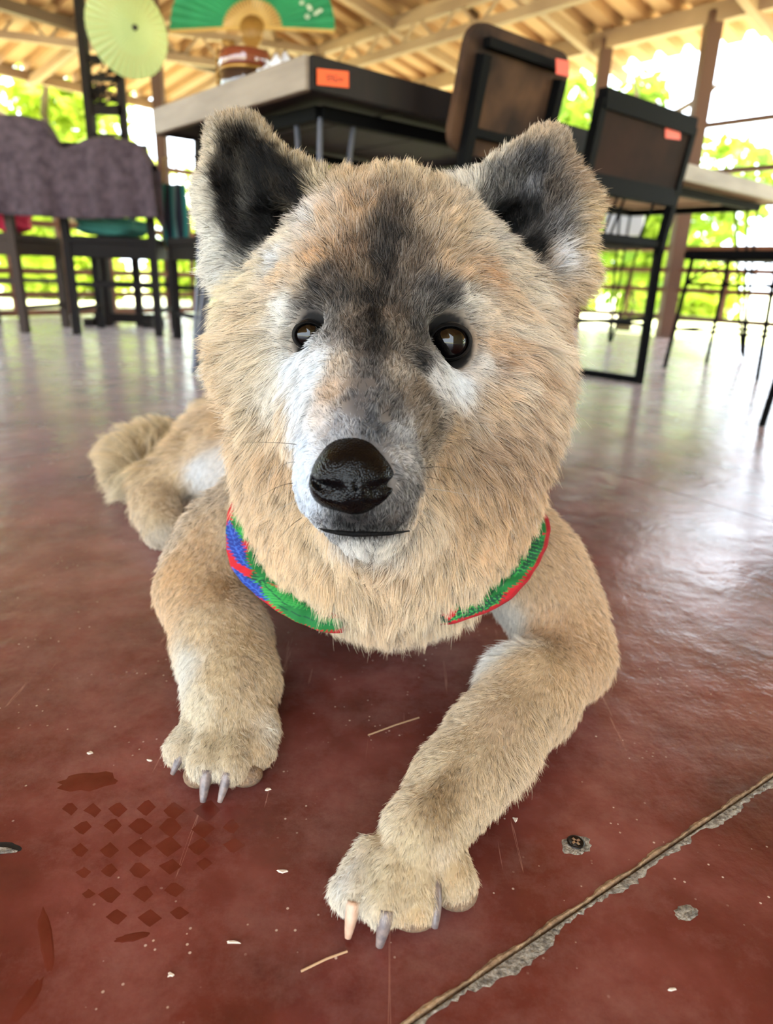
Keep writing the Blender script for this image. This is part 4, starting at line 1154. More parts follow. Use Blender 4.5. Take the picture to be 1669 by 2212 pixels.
# head ------------------------------------------------------------
for a in [
 # forehead and midline
 (760, 390, (186, 160, 124), 17, -.1, -1, .35), (900, 385, (186, 164, 130), 17, .1, -1, .35), (830, 375, (190, 166, 130), 18, 0, -1, .4),
 (770, 470, (172, 138, 100), 12, -.2, -1, .25, .1), (845, 470, (120, 100, 82), 12, 0, -1, .25, .3), (920, 470, (170, 146, 116), 12, .3, -1, .25, .12),
 (700, 480, (196, 160, 118), 12, -.6, -.8, .25), (980, 480, (186, 160, 126), 13, .6, -.8, .25),
 (690, 560, (182, 144, 102), 10, -.6, -.7, .2, .12), (760, 560, (160, 126, 92), 10, -.2, -1, .2, .22), (830, 560, (78, 68, 60), 10, 0, -1, .2, .55), (895, 560, (142, 122, 102), 10, .3, -1, .2, .25), (970, 560, (178, 150, 116), 11, .6, -.7, .2, .1),
 (620, 520, (214, 196, 170), 14, -.8, -.5, .3), (610, 590, (204, 174, 136), 12, -.9, -.3, .25), (1030, 520, (200, 182, 158), 15, .8, -.5, .3),
 (1050, 590, (176, 138, 100), 14, .9, -.1, .25, .1), (1090, 560, (206, 188, 164), 20, 1, .1, .35), (560, 600, (220, 200, 168), 20, -1, -.1, .35),
 (740, 640, (96, 84, 74), 8, -.3, -1, .18, .45), (805, 650, (60, 54, 50), 8, 0, -1, .18, .6), (870, 640, (120, 104, 88), 8, .2, -1, .18, .3),
 (690, 632, (92, 84, 80), 9, -.7, -.6, .2, .5), (655, 650, (140, 124, 108), 9, -.9, -.4, .22, .3), (935, 630, (110, 102, 96), 9, .5, -.8, .2, .4), (950, 655, (64, 60, 58), 8, .6, -.6, .2, .6), (905, 660, (128, 118, 108), 8, .3, -.9, .2, .35),
 (1000, 650, (196, 184, 168), 9, .8, -.3, .2, .05), (1040, 690, (206, 186, 162), 10, 1, 0, .25, .03), (625, 670, (228, 220, 208), 9, -1, -.2, .22, .04),
 # midline
 (838, 515, (84, 72, 62), 11, 0, -1, .22, .45), (826, 600, (58, 51, 46), 9, 0, -1, .18, .6), (806, 690, (52, 46, 42), 7, 0, -1, .15, .65), (806, 765, (70, 64, 60), 5, 0, -1, .12, .5), (785, 600, (140, 114, 86), 9, -.1, -1, .18, .25), (870, 590, (140, 118, 96), 9, .2, -1, .18, .25), (765, 680, (134, 114, 94), 7, -.1, -1, .15, .28), (850, 685, (138, 116, 94), 7, .1, -1, .15, .28), (650, 610, (196, 170, 138), 10, -.8, -.5, .22), (1000, 600, (180, 148, 112), 11, .7, -.5, .22), (720, 610, (110, 94, 80), 9, -.4, -.8, .2, .4), (675, 665, (96, 88, 84), 8, -.8, -.5, .2, .45), (975, 640, (110, 102, 96), 9, .7, -.6, .2, .35),
 # around the eyes and under them
 (720, 690, (140, 130, 120), 6, -.1, -1, .15, .35), (770, 720, (120, 106, 92), 6, -.1, -1, .15, .35), (808, 730, (66, 60, 56), 6, 0, -1, .15, .55), (860, 720, (142, 124, 104), 6, .1, -1, .15, .3), (905, 715, (96, 88, 80), 6, .1, -1, .15, .4), (905, 775, (60, 54, 50), 5, .3, .4, .15, .5),
 (640, 780, (240, 240, 240), 9, -.7, .5, .2, .01, .5), (680, 800, (236, 236, 236), 7, -.5, .4, .15, .03, .4), (600, 830, (220, 208, 190), 14, -.8, .5, .3, .01), (655, 850, (234, 232, 230), 9, -.6, .6, .2, .02),
 (990, 815, (232, 228, 224), 8, .5, .5, .18, .05), (940, 810, (196, 188, 180), 6, .3, .4, .15, .15), (1040, 780, (214, 204, 192), 9, .8, .4, .2, .05), (1045, 740, (190, 156, 118), 9, .9, .2, .22, .06),
 # muzzle
 (730, 790, (168, 148, 126), 5, -.3, -.8, .12, .2), (790, 800, (128, 118, 112), 5, 0, -1, .12, .35), (860, 800, (150, 134, 116), 5, .2, -.9, .12, .28), (905, 850, (146, 120, 94), 6, .5, -.6, .15, .2),
 (715, 850, (176, 150, 124), 5, -.4, -.6, .12, .15), (780, 870, (118, 112, 110), 4.5, 0, -1, .12, .4), (850, 880, (128, 116, 106), 5, .3, -.9, .12, .35), (920, 920, (150, 128, 102), 6, .7, -.3, .15, .15),
 (690, 910, (196, 182, 170), 5, -.6, -.4, .12, .1), (735, 925, (150, 148, 150), 4, -.2, -.9, .12, .25), (800, 925, (112, 112, 116), 4, .1, -1, .14, .4), (860, 940, (150, 146, 144), 4, .4, -.8, .14, .25),
 (660, 960, (226, 230, 236), 4.5, -.6, 0, .12, .05), (655, 1030, (232, 236, 242), 4.5, -.6, .4, .12, .03), (665, 1090, (224, 226, 230), 4.5, -.5, .7, .14, .1), (690, 1120, (150, 148, 150), 4, -.3, .9, .14, .4),
 (880, 990, (160, 152, 146), 5, .6, .1, .14, .25), (885, 1050, (140, 132, 126), 5, .6, .5, .14, .3), (870, 1100, (130, 122, 116), 5, .4, .8, .14, .35), (910, 1090, (196, 170, 138), 7, .7, .5, .2, .1),
 (740, 1128, (84, 82, 82), 4, -.1, 1, .14, .6), (800, 1130, (74, 70, 68), 4, .1, 1, .14, .6), (850, 1128, (104, 98, 94), 4, .3, 1, .14, .5), (768, 1125, (40, 36, 36), 3, 0, 1, .14, .8),
 (770, 1172, (238, 228, 214), 10, 0, 1, .2, .01), (840, 1172, (226, 212, 192), 11, .1, 1, .2, .01), (700, 1170, (226, 202, 166), 14, -.2, 1, .3),
 # cheeks and ruff
 (560, 680, (212, 188, 154), 24, -1, 0, .35), (510, 640, (216, 198, 164), 26, -1, -.1, .4), (560, 780, (214, 194, 164), 24, -.9, .4, .35), (490, 780, (206, 180, 142), 28, -1, .2, .4), (620, 900, (204, 178, 142), 22, -.7, .7, .35),
 (540, 900, (212, 190, 156), 30, -.8, .6, .4), (600, 990, (204, 172, 130), 26, -.5, .9, .4), (545, 1000, (212, 184, 146), 30, -.6, .8, .42), (620, 1060, (216, 188, 148), 24, -.3, 1, .35), (660, 1140, (226, 198, 156), 22, -.2, 1, .35),
 (1090, 660, (196, 168, 134), 24, 1, .2, .35), (1180, 640, (180, 152, 120), 24, 1, .2, .42), (1090, 740, (192, 158, 120), 22, 1, .3, .32), (1160, 740, (206, 186, 160), 30, .9, .4, .42), (1200, 720, (170, 144, 114), 24, 1, .3, .45),
 (1130, 615, (216, 200, 178), 24, 1, .15, .38), (1095, 705, (212, 194, 170), 22, 1, .3, .34), (1070, 775, (168, 134, 100), 16, .9, .3, .28), (1150, 800, (178, 148, 116), 26, .9, .5, .4), (1110, 830, (210, 190, 164), 24, .9, .5, .36), (1180, 560, (176, 150, 122), 20, 1, 0, .38),
 (1060, 850, (198, 168, 132), 18, .8, .5, .3), (1130, 860, (176, 146, 114), 28, .8, .6, .4), (1170, 860, (190, 166, 136), 26, .9, .5, .45), (980, 930, (178, 150, 116), 12, .8, .3, .25, .1), (960, 1010, (196, 164, 124), 14, .7, .6, .28),
 (1050, 960, (168, 138, 106), 24, .8, .6, .38, .1), (1130, 980, (172, 142, 110), 30, .7, .7, .42, .08), (1000, 1080, (190, 158, 118), 22, .5, .9, .35), (1090, 1070, (176, 144, 106), 22, .5, .9, .4, .08),
 (930, 1150, (214, 190, 158), 18, .2, 1, .32)]:
    a = list(a)
    if sum(a[2]) < 400: a[2] = tuple(int(c * 0.80) for c in a[2])
    ctl(HD, *a)
# chest -------------------------------------------------------------
for a in [(700, 1230, (226, 194, 148), 28, -.2, 1, .35), (620, 1160, (224, 192, 148), 20, -.4, 1, .38), (780, 1230, (222, 192, 150), 28, 0, 1, .35), (860, 1230, (222, 192, 152), 28, 0, 1, .35), (950, 1220, (222, 192, 150), 28, .1, 1, .35),
          (1040, 1170, (210, 176, 132), 20, .3, 1, .38), (1090, 1130, (192, 158, 116), 18, .5, 1, .4), (740, 1300, (232, 208, 170), 32, -.1, 1, .4), (830, 1320, (224, 194, 154), 34, 0, 1, .42), (930, 1300, (230, 204, 166), 32, .1, 1, .42), (1000, 1250, (226, 198, 160), 30, .2, 1, .4), (660, 1260, (230, 202, 160), 20, -.3, 1, .4)]:
    a = list(a); a[3] *= 0.8 if not (680 < a[0] < 1000 and a[1] > 1200) else 1.0
    ctl(CH, *a)
# ears ---------------------------------------------------------------
for a in [(455, 330, (206, 188, 160), 9, -1, -.4, .4), (448, 430, (228, 216, 196), 12, -1, -.2, .4), (470, 530, (230, 222, 208), 14, -1, .1, .4), (500, 260, (160, 138, 108), 9, -.2, -1, .4), (570, 285, (160, 140, 110), 9, .3, -1, .4), (640, 350, (176, 154, 118), 12, .3, -1, .4), (690, 400, (188, 166, 130), 16, .1, -1, .4), (500, 590, (228, 220, 208), 16, -.9, .2, .35)]:
    ctl(EL, *a, .04)
for a in [(500, 340, (46, 38, 34), 9, -.3, -1, .3), (575, 325, (44, 36, 32), 9, -.2, -1, .3), (622, 380, (48, 40, 36), 10, -.4, -.9, .3), (660, 425, (52, 46, 42), 11, -.6, -.7, .3), (530, 300, (60, 50, 44), 9, -.2, -1, .3), (475, 400, (60, 50, 46), 9, -.8, -.5, .3), (560, 360, (50, 42, 38), 10, -.4, -1, .3), (500, 430, (44, 36, 32), 10, -.7, -.5, .3), (560, 450, (20, 16, 16), 9, -.5, -.6, .3), (640, 430, (60, 50, 46), 11, -.6, -.7, .3), (640, 468, (36, 30, 28), 13, -.8, -.5, .35), (540, 520, (26, 22, 22), 10, -.7, -.4, .3), (590, 515, (24, 20, 20), 10, -.7, -.5, .3), (505, 490, (80, 70, 64), 12, -.7, -.4, .35)]:
    a = list(a); a[2] = tuple(int(c * .55) for c in a[2])
    ctl(EL, *a, .4, 0)
for a in [(690, 480, (204, 198, 192), 20, -.8, -.55, .4), (612, 558, (206, 202, 198), 18, -.9, -.4, .4)]: ctl(HD, *a, .1)
for a in [(1190, 285, (172, 148, 118), 9, .1, -1, .4), (1130, 300, (178, 156, 126), 10, -.3, -1, .4), (1060, 350, (190, 174, 150), 13, -.3, -1, .4), (1010, 410, (206, 194, 176), 16, -.2, -1, .4), (1235, 380, (150, 124, 96), 14, 1, -.4, .4), (1265, 470, (186, 160, 122), 15, 1, 0, .45), (1262, 560, (196, 168, 126), 18, 1, .3, .45), (1230, 620, (190, 162, 126), 20, 1, .4, .4)]:
    ctl(ER, *a, .06)
for a in [(1150, 350, (84, 80, 80), 10, .2, -1, .35), (1090, 400, (120, 114, 108), 10, -.3, -1, .35), (1150, 410, (128, 124, 124), 10, .3, -1, .35), (1200, 420, (120, 106, 92), 11, .6, -.6, .35), (1195, 500, (126, 118, 114), 12, .6, -.4, .35)]:
    a = list(a); a[2] = tuple(int(c * .95) for c in a[2])
    ctl(ER, *a, .45, .15)
for a in [(1110, 450, (18, 15, 15), 7, .2, -1, .3), (1065, 480, (22, 18, 18), 7, .2, -1, .3), (1100, 510, (16, 14, 14), 7, .3, -.8, .3), (1145, 455, (20, 17, 18), 7, .3, -.9, .3), (1135, 535, (24, 20, 22), 8, .4, -.5, .3), (1075, 450, (30, 26, 26), 8, .1, -1, .3), (1130, 490, (18, 15, 16), 7, .3, -.6, .3), (1160, 540, (70, 64, 66), 12, .6, -.4, .35)]:
    a = list(a); a[2] = tuple(int(c * .25) for c in a[2])
    ctl(ER, *a, .5, 0)
for a in [(1195, 560, (226, 222, 220), 16, .7, -.3, .4), (1060, 520, (186, 174, 160), 18, .9, -.3, .4), (1110, 590, (200, 180, 154), 20, 1, -.1, .4)]: ctl(HD, *a, .12)
for a in [(455, 380), (560, 300), (520, 400)]: ctl(EL, *a, (150, 122, 92), 12, -.2, -1, .3, back=True)
for a in [(1180, 320), (1250, 430), (1120, 380)]: ctl(ER, *a, (150, 122, 92), 14, .2, -1, .3, back=True)
# front legs ---------------------------------------------------------
for a in [(1150, 1230, (206, 172, 128), 14, .6, .9, .28), (1220, 1260, (206, 172, 130), 14, .5, 1, .3), (1270, 1370, (202, 166, 122), 13, .2, 1, .28), (1290, 1440, (206, 172, 128), 14, -.1, 1, .32), (1190, 1340, (200, 164, 122), 11, -.2, 1, .22, .08), (1100, 1340, (232, 220, 202), 14, -.4, 1, .28, .01),
          (1060, 1370, (236, 230, 218), 20, -.5, .8, .35, .01), (1130, 1440, (218, 190, 150), 10, -.6, 1, .2), (1220, 1470, (206, 174, 130), 11, -.5, 1, .22), (1050, 1480, (222, 200, 166), 10, -.6, .9, .22), (1090, 1560, (206, 180, 146), 10, -.6, 1, .2, .1), (1170, 1570, (204, 176, 136), 14, -.3, 1, .28),
          (980, 1560, (226, 206, 174), 10, -.6, .9, .22), (1010, 1620, (214, 192, 158), 9, -.6, 1, .2, .08), (1120, 1640, (214, 186, 146), 22, .3, 1, .35), (940, 1650, (222, 202, 168), 9, -.6, .9, .2), (1040, 1700, (214, 188, 150), 11, -.4, 1, .22), (960, 1690, (168, 142, 104), 8, -.3, 1, .2, .2), (945, 1760, (176, 150, 112), 8, -.2, 1, .2, .18),
          (870, 1720, (226, 206, 172), 9, -.7, .9, .22), (830, 1800, (230, 212, 180), 10, -.6, 1, .22), (1000, 1800, (218, 194, 156), 10, 0, 1, .22), (890, 1830, (214, 194, 156), 10, -.2, 1, .2, .08), (770, 1830, (236, 226, 206), 11, -.6, .9, .26, .02), (740, 1910, (240, 232, 218), 12, -.3, 1, .3, .02), (760, 1960, (236, 224, 202), 11, 0, 1, .3, .02),
          (825, 1900, (226, 208, 172), 10, -.2, 1, .24), (835, 1970, (226, 204, 166), 9, 0, 1, .28), (895, 1900, (222, 200, 160), 10, 0, 1, .22), (900, 1970, (214, 182, 132), 7, 0, 1, .25), (985, 1890, (214, 186, 142), 9, .1, 1, .22), (1005, 1940, (208, 174, 124), 7, .1, 1, .25), (960, 1850, (216, 194, 160), 9, 0, 1, .2)]:
    a = list(a); a[3] *= 0.6 if a[1] > 1780 else 0.72
    ctl(FR, *a)
for a in [(450, 1180, (216, 182, 138), 13, -.5, 1, .28), (500, 1150, (226, 200, 164), 14, -.4, 1, .28), (390, 1240, (212, 176, 128), 12, -.3, 1, .28), (375, 1310, (216, 184, 140), 12, 0, 1, .28), (450, 1260, (214, 182, 138), 10, -.1, 1, .22), (520, 1230, (196, 164, 124), 9, .3, 1, .22, .12), (540, 1300, (188, 160, 126), 9, .3, 1, .2, .15),
          (430, 1360, (226, 200, 160), 10, .1, 1, .2), (500, 1360, (214, 188, 148), 9, .1, 1, .2, .08), (570, 1380, (204, 176, 138), 9, .1, 1, .22, .1), (410, 1430, (240, 230, 212), 16, -.3, 1, .3, .01), (470, 1450, (220, 196, 156), 9, 0, 1, .2), (540, 1450, (196, 170, 134), 9, .1, 1, .2, .15), (585, 1470, (214, 186, 144), 9, .1, 1, .22),
          (430, 1520, (230, 214, 184), 9, -.3, 1, .22), (500, 1530, (200, 176, 138), 8, 0, 1, .2, .12), (560, 1530, (210, 184, 146), 9, .1, 1, .22, .08), (582, 1570, (230, 216, 194), 11, .4, 1, .28), (390, 1580, (236, 222, 196), 9, -.3, 1, .24), (380, 1625, (226, 206, 174), 8, -.1, 1, .25), (450, 1600, (214, 196, 162), 9, -.2, 1, .22, .08),
          (440, 1670, (226, 212, 186), 9, 0, 1, .28), (500, 1600, (212, 192, 156), 9, 0, 1, .22, .1), (505, 1670, (218, 196, 160), 9, 0, 1, .28), (560, 1620, (210, 182, 140), 9, .1, 1, .25, .06), (575, 1650, (206, 176, 132), 8, .1, 1, .28)]:
    a = list(a); a[3] *= 0.6 if a[1] > 1540 else 0.72
    ctl(FL, *a)
# hind leg, tail, trunk -------------------------------------------------
for a in [(470, 920, (222, 190, 146), 16, -.7, .7, .3), (420, 965, (224, 196, 156), 14, -.8, .6, .26), (360, 1020, (222, 194, 152), 12, -.7, .8, .24), (430, 1010, (240, 236, 230), 13, -.6, .8, .26, .01), (480, 1000, (236, 228, 218), 14, -.4, .9, .28, .01), (320, 1070, (222, 196, 156), 10, -.1, 1, .24), (335, 1120, (212, 190, 154), 9, .2, 1, .22), (365, 1100, (204, 180, 144), 9, .3, 1, .22), (350, 1155, (206, 190, 164), 8, .2, 1, .25), (380, 1150, (186, 166, 140), 8, .2, 1, .25), (480, 1060, (196, 176, 150), 16, 0, 1, .3)]:
    ctl(HL, *a)
for a in [(380, 955, (196, 164, 116), 34, -.9, -.3, .4), (330, 950, (212, 186, 138), 32, -.9, -.4, .45), (280, 970, (212, 186, 140), 38, -1, -.3, .45), (255, 1000, (206, 180, 136), 36, -.9, .3, .45), (270, 1040, (220, 200, 160), 40, -.6, .7, .42), (310, 1000, (190, 160, 110), 40, -.8, .3, .4)]:
    ctl(TA, *a)
ctl(TR, 520, 900, (206, 174, 132), 20, -.6, -.3, .3)
_x0 = len(CT['p'])
for p, n, col in [((-0.02, 0.75, 0.24), (0, 0, 1), (170, 140, 104)), ((-0.12, 0.95, 0.2), (0, 0, 1), (176, 146, 108)), ((-0.2, 1.15, 0.16), (0, 0, 1), (190, 158, 116)), ((0.12, 0.85, 0.12), (1, 0, 0), (196, 164, 122)), ((0.0, 1.1, 0.1), (1, 0, 0), (196, 164, 122)), ((-0.16, 0.8, 0.1), (-1, 0, 0), (214, 186, 146)), ((-0.25, 1.2, 0.08), (0, 1, 0), (196, 164, 122)), ((0, 0.58, 0.40), (0, 0.6, 0.8), (176, 146, 112)), ((0.0, 0.64, 0.32), (0, 0.9, 0.4), (170, 140, 106))]:
    n = np.array(n, float); v = np.array((-0.3, 1.0, -0.2)); v -= n * (v @ n); v /= np.linalg.norm(v)
    for k_, x in zip(('p', 'n', 'col', 'len', 'dir', 'lift', 'dark', 'reg', 'white'), (np.array(p), n, lin(*col), 0.026, v, 0.3, 0.12, TR, 0.25)):
        CT[k_].append(x)
for k_ in CT: CT[k_] = np.array(CT[k_], dtype=float)

def spread(V, N, K=9):
    """inverse-distance blend of the control points at skin vertices"""
    out = {}
    A = np.concatenate([V, 0.035 * N], 1); B = np.concatenate([CT['p'], 0.035 * CT['n']], 1)
    res = {k_: [] for k_ in ('col', 'len', 'dir', 'lift', 'dark', 'white', 'reg')}
    for s in range(0, len(A), 8000):
        a = A[s:s + 8000]
        d2 = (a ** 2).sum(1)[:, None] + (B ** 2).sum(1)[None] - 2 * a @ B.T
        ix = np.argpartition(d2, K, 1)[:, :K]
        w = 1 / (np.maximum(np.take_along_axis(d2, ix, 1), 0) + 1.2e-5) ** 1.7
        w /= w.sum(1, keepdims=True)
        for k_ in ('len', 'lift', 'dark', 'white'): res[k_].append((w * CT[k_][ix]).sum(1))
        for k_ in ('col', 'dir'): res[k_].append((w[..., None] * CT[k_][ix]).sum(1))
        res['reg'].append(CT['reg'][np.take_along_axis(ix, np.argmax(w, 1)[:, None], 1)[:, 0]])
    return {k_: np.concatenate(v) for k_, v in res.items()}
FLD = spread(DV, DN)
for c, r in ((EYE_L, RE_L), (EYE_R, RE_R), (PD(912, 772, 0.424), 0.0042), (PD(699, 768, 0.424), 0.0030)):          # short black hair on the lid margins
    g_ = np.clip((1.55 - np.linalg.norm(DV - c, axis=1) / r) * 3.5, 0, 1)
    FLD['col'] *= (1 - 0.95 * g_)[:, None]
    FLD['white'] *= 1 - g_
    FLD['len'] = FLD['len'] * (1 - g_) + 0.0035 * g_
NOSE_C = PD(763, 1030, 0.356)
_bald = np.ones(len(DV))
for c, r in ((EYE_L, RE_L * 1.46), (EYE_R, RE_R * 1.42)):
    _bald *= np.clip((np.linalg.norm(DV - c, axis=1) / r - 0.97) * 12, 0, 1)
_nq = np.stack([(DV - NOSE_C) @ RGT / 0.0205, (DV - NOSE_C) @ UPV / 0.0182, (DV - NOSE_C) @ FWD / 0.03], 1)
_bald *= np.clip((np.linalg.norm(_nq, axis=1) - 0.93) * 12, 0, 1)

def hairs(reg, count, rad, clump, pull, seed, K=6):
    """strand points, radii and colours for one region of the coat"""
    rng = np.random.default_rng(seed)
    T = _t
    m = np.isin(FLD['reg'][T[:, 0]], [reg])
    T = T[m]
    ar = np.linalg.norm(np.cross(DV[T[:, 1]] - DV[T[:, 0]], DV[T[:, 2]] - DV[T[:, 0]]), axis=1) * 0.5
    ln = FLD['len'][T[:, 0]]
    wt = ar * _bald[T].min(1) / np.clip(ln, 0.004, 0.03) ** 0.9
    ti = rng.choice(len(T), count, p=wt / wt.sum())
    b = rng.dirichlet((1, 1, 1), count)
    ix = T[ti]
    mix = lambda a: (a[ix] * (b[..., None] if a.ndim == 2 else b)).sum(1)
    p, n, t = mix(DV), mix(DN), mix(FLD['dir'])
    n /= np.linalg.norm(n, axis=1, keepdims=True)
    t = t - n * (t * n).sum(1, keepdims=True)
    t /= np.linalg.norm(t, axis=1, keepdims=True) + 1e-9
    L = mix(FLD['len']) * rng.uniform(0.65, 1.15, count) * np.where(rng.random(count) < 0.03, 1.35, 1.0)
    lf = mix(FLD['lift'])
    cell = np.floor((p + rng.normal(0, clump * 0.25, p.shape)) / clump).astype(np.int64)
    _, inv = np.unique(cell[:, 0] * 73856093 ^ cell[:, 1] * 19349663 ^ cell[:, 2] * 83492791, return_inverse=True)
    nc = inv.max() + 1
    swirl = rng.normal(0, 0.22, (nc, 3))[inv]
    d0 = n * (lf + 0.12)[:, None] + t * (1 - lf)[:, None] + swirl * 0.7 + rng.normal(0, 0.10, p.shape)
    d0 /= np.linalg.norm(d0, axis=1, keepdims=True)
    d1 = t + n * (0.35 * lf)[:, None] + swirl + np.array([0, 0, -0.10]) + rng.normal(0, 0.10, p.shape)
    d1 /= np.linalg.norm(d1, axis=1, keepdims=True)
    s = np.linspace(0, 1, K)
    P = p[:, None] - n[:, None] * 0.0004 + L[:, None, None] * (d0[:, None] * (s - s * s / 2)[None, :, None] + d1[:, None] * (s * s / 2)[None, :, None])
    tip = P[:, -1]
    cs = np.stack([np.bincount(inv, tip[:, i], nc) for i in range(3)], 1) / np.bincount(inv, minlength=nc)[:, None]
    P += (pull * rng.uniform(0.4, 1.0, count))[:, None, None] * (s ** 1.4)[None, :, None] * (cs[inv] - tip)[:, None]
    P[..., 2] = np.maximum(P[..., 2], 0.0012)
    col = mix(FLD['col']); col = (col * 0.80 + col.mean(1, keepdims=True) * 0.20) ** 1.18 * 1.86 * np.array([0.97, 1.03, 1.09])
    dk, wh = mix(FLD['dark']), mix(FLD['white'])
    u = rng.random(count)
    v = rng.normal(1.0, 0.13, count) * rng.normal(1.0, 0.16, nc)[inv]
    col = col * np.clip(v, 0.5, 1.5)[:, None]
    k1 = u < dk
    col[k1] *= rng.uniform(0.12, 0.4, k1.sum())[:, None]
    k2 = u > 1 - wh
    col[k2] += (np.array([0.80, 0.76, 0.70]) - col[k2]) * (rng.uniform(0.1, 0.55, k2.sum()) * np.clip(col[k2].mean(1) * 3, 0.1, 1))[:, None]
    R = rad * rng.uniform(0.7, 1.2, count)[:, None] * np.clip(1.05 - s ** 2.2, 0.12, 1)[None]
    mx = col.max(1)                                  # soft ceiling that keeps the hue
    col = col * np.where(mx > 0.62, (0.62 + 0.26 * (1 - np.exp(-(mx - 0.62) / 0.26))) / np.maximum(mx, 1e-6), 1)[:, None]
    return P.reshape(-1, 3), R.ravel(), np.clip(col, 0, 1), K

hair_m = bpy.data.materials.new('dog_coat')
hair_m.use_nodes = True
_nt = hair_m.node_tree; _b = _nt.nodes['Principled BSDF']
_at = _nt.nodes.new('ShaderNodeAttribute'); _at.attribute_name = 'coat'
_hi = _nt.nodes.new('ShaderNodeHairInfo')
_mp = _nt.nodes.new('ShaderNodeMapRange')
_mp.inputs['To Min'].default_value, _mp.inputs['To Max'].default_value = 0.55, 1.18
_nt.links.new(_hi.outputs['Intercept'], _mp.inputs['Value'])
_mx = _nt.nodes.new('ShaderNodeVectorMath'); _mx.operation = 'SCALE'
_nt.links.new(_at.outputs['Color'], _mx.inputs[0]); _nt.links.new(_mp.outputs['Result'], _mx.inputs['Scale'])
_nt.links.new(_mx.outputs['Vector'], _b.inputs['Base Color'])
_b.inputs['Roughness'].default_value = 0.55
_b.inputs['Specular IOR Level'].default_value = 0.25
_tr = _nt.nodes.new('ShaderNodeBsdfTranslucent')
_nt.links.new(_mx.outputs['Vector'], _tr.inputs['Color'])
_ms = _nt.nodes.new('ShaderNodeMixShader'); _ms.inputs['Fac'].default_value = 0.25
_nt.links.new(_b.outputs[0], _ms.inputs[1]); _nt.links.new(_tr.outputs[0], _ms.inputs[2])
_nt.links.new(_ms.outputs[0], _nt.nodes['Material Output'].inputs['Surface'])

skin_m = bpy.data.materials.new('dog_skin')
skin_m.use_nodes = True
_nt = skin_m.node_tree; _b = _nt.nodes['Principled BSDF']
_at = _nt.nodes.new('ShaderNodeAttribute'); _at.attribute_name = 'coat'
_nt.links.new(_at.outputs['Color'], _b.inputs['Base Color'])
_b.inputs['Roughness'].default_value = 0.8

DOG_AT = Vector((-0.02, 0.7, 0.0))
dog_o = empty('dog', DOG_AT)
tag(dog_o, 'tan and grey dog with pricked dark ears lying on the red floor facing the camera', 'dog')
def dpart(o, label=None):
    o.parent = dog_o
    o.location = -DOG_AT
    if label: o['label'] = label
    return o
def curves(name, P, R, col, K, m):
    cu = bpy.data.hair_curves.new(name)
    n = len(P) // K
    cu.add_curves([K] * n)
    cu.position_data.foreach_set('vector', np.ascontiguousarray(P, np.float32).ravel())
    ra = cu.attributes.get('radius') or cu.attributes.new('radius', 'FLOAT', 'POINT')
    ra.data.foreach_set('value', np.ascontiguousarray(R, np.float32))
    ca = cu.attributes.new('coat', 'FLOAT_COLOR', 'CURVE')
    ca.data.foreach_set('color', np.concatenate([col, np.ones((n, 1))], 1).astype(np.float32).ravel())
    cu.materials.append(m)
    o = bpy.data.objects.new(name, cu)
    COL.objects.link(o)
    o['kind'] = 'stuff'
    return o

body = link_mesh('body', DV, DF, skin_m, smooth=True)
_ca = body.data.attributes.new('coat', 'FLOAT_COLOR', 'POINT')
_sk = FLD['col'] * 0.6
_dk = np.clip(_bald, 0, 1)[:, None]
_sk = _sk * _dk + np.array([0.006, 0.005, 0.005]) * (1 - _dk)
_ca.data.foreach_set('color', np.concatenate([_sk, np.ones((len(DV), 1))], 1).astype(np.float32).ravel())
dpart(body)
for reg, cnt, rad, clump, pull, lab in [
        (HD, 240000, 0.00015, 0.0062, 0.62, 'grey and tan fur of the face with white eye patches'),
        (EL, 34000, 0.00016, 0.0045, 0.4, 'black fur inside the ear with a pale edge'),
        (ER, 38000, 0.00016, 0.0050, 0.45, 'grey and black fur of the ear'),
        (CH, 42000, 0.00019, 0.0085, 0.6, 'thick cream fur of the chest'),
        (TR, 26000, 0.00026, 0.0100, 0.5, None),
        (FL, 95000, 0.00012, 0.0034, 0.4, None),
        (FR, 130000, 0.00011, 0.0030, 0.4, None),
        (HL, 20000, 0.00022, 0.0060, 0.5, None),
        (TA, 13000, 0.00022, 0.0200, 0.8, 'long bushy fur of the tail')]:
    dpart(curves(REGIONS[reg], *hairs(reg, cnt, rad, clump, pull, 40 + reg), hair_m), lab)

# ---- eyes
def frame_to_cam(c, tilt=(0, 0)):
    z = Vector(CAM - c).normalized()
    z = (z + Vector(RGT) * tilt[0] + Vector(UPV) * tilt[1]).normalized()
    x = Vector(UPV).cross(z).normalized()
    return Matrix((x, z.cross(x), z)).transposed()
eye_m = bpy.data.materials.new('dog_eye'); eye_m.use_nodes = True
_nt = eye_m.node_tree; _b = _nt.nodes['Principled BSDF']
_tc = _nt.nodes.new('ShaderNodeTexCoord'); _sx = _nt.nodes.new('ShaderNodeSeparateXYZ')
_nt.links.new(_tc.outputs['Object'], _sx.inputs[0])
_rp = _nt.nodes.new('ShaderNodeValToRGB')
_nt.links.new(_sx.outputs['Z'], _rp.inputs['Fac'])
_cr = _rp.color_ramp
for p, c in ((0.0, (14, 12, 12)), (0.48, (12, 10, 9)), (0.53, (8, 6, 6)), (0.57, (24, 15, 12)), (0.64, (15, 10, 8)), (0.68, (6, 4, 4)), (0.75, (3, 3, 3)), (1.0, (3, 3, 3))):
    e = _cr.elements.new(p) if p not in (0.0, 1.0) else _cr.elements[0 if p == 0.0 else len(_cr.elements) - 1]
    e.color = (*lin(*c), 1)
_nt.links.new(_rp.outputs['Color'], _b.inputs['Base Color'])
_b.inputs['Roughness'].default_value = 0.03
_b.inputs['Specular IOR Level'].default_value = 0.4
_b.inputs['Coat Weight'].default_value = 0.1
_b.inputs['Coat Roughness'].default_value = 0.01
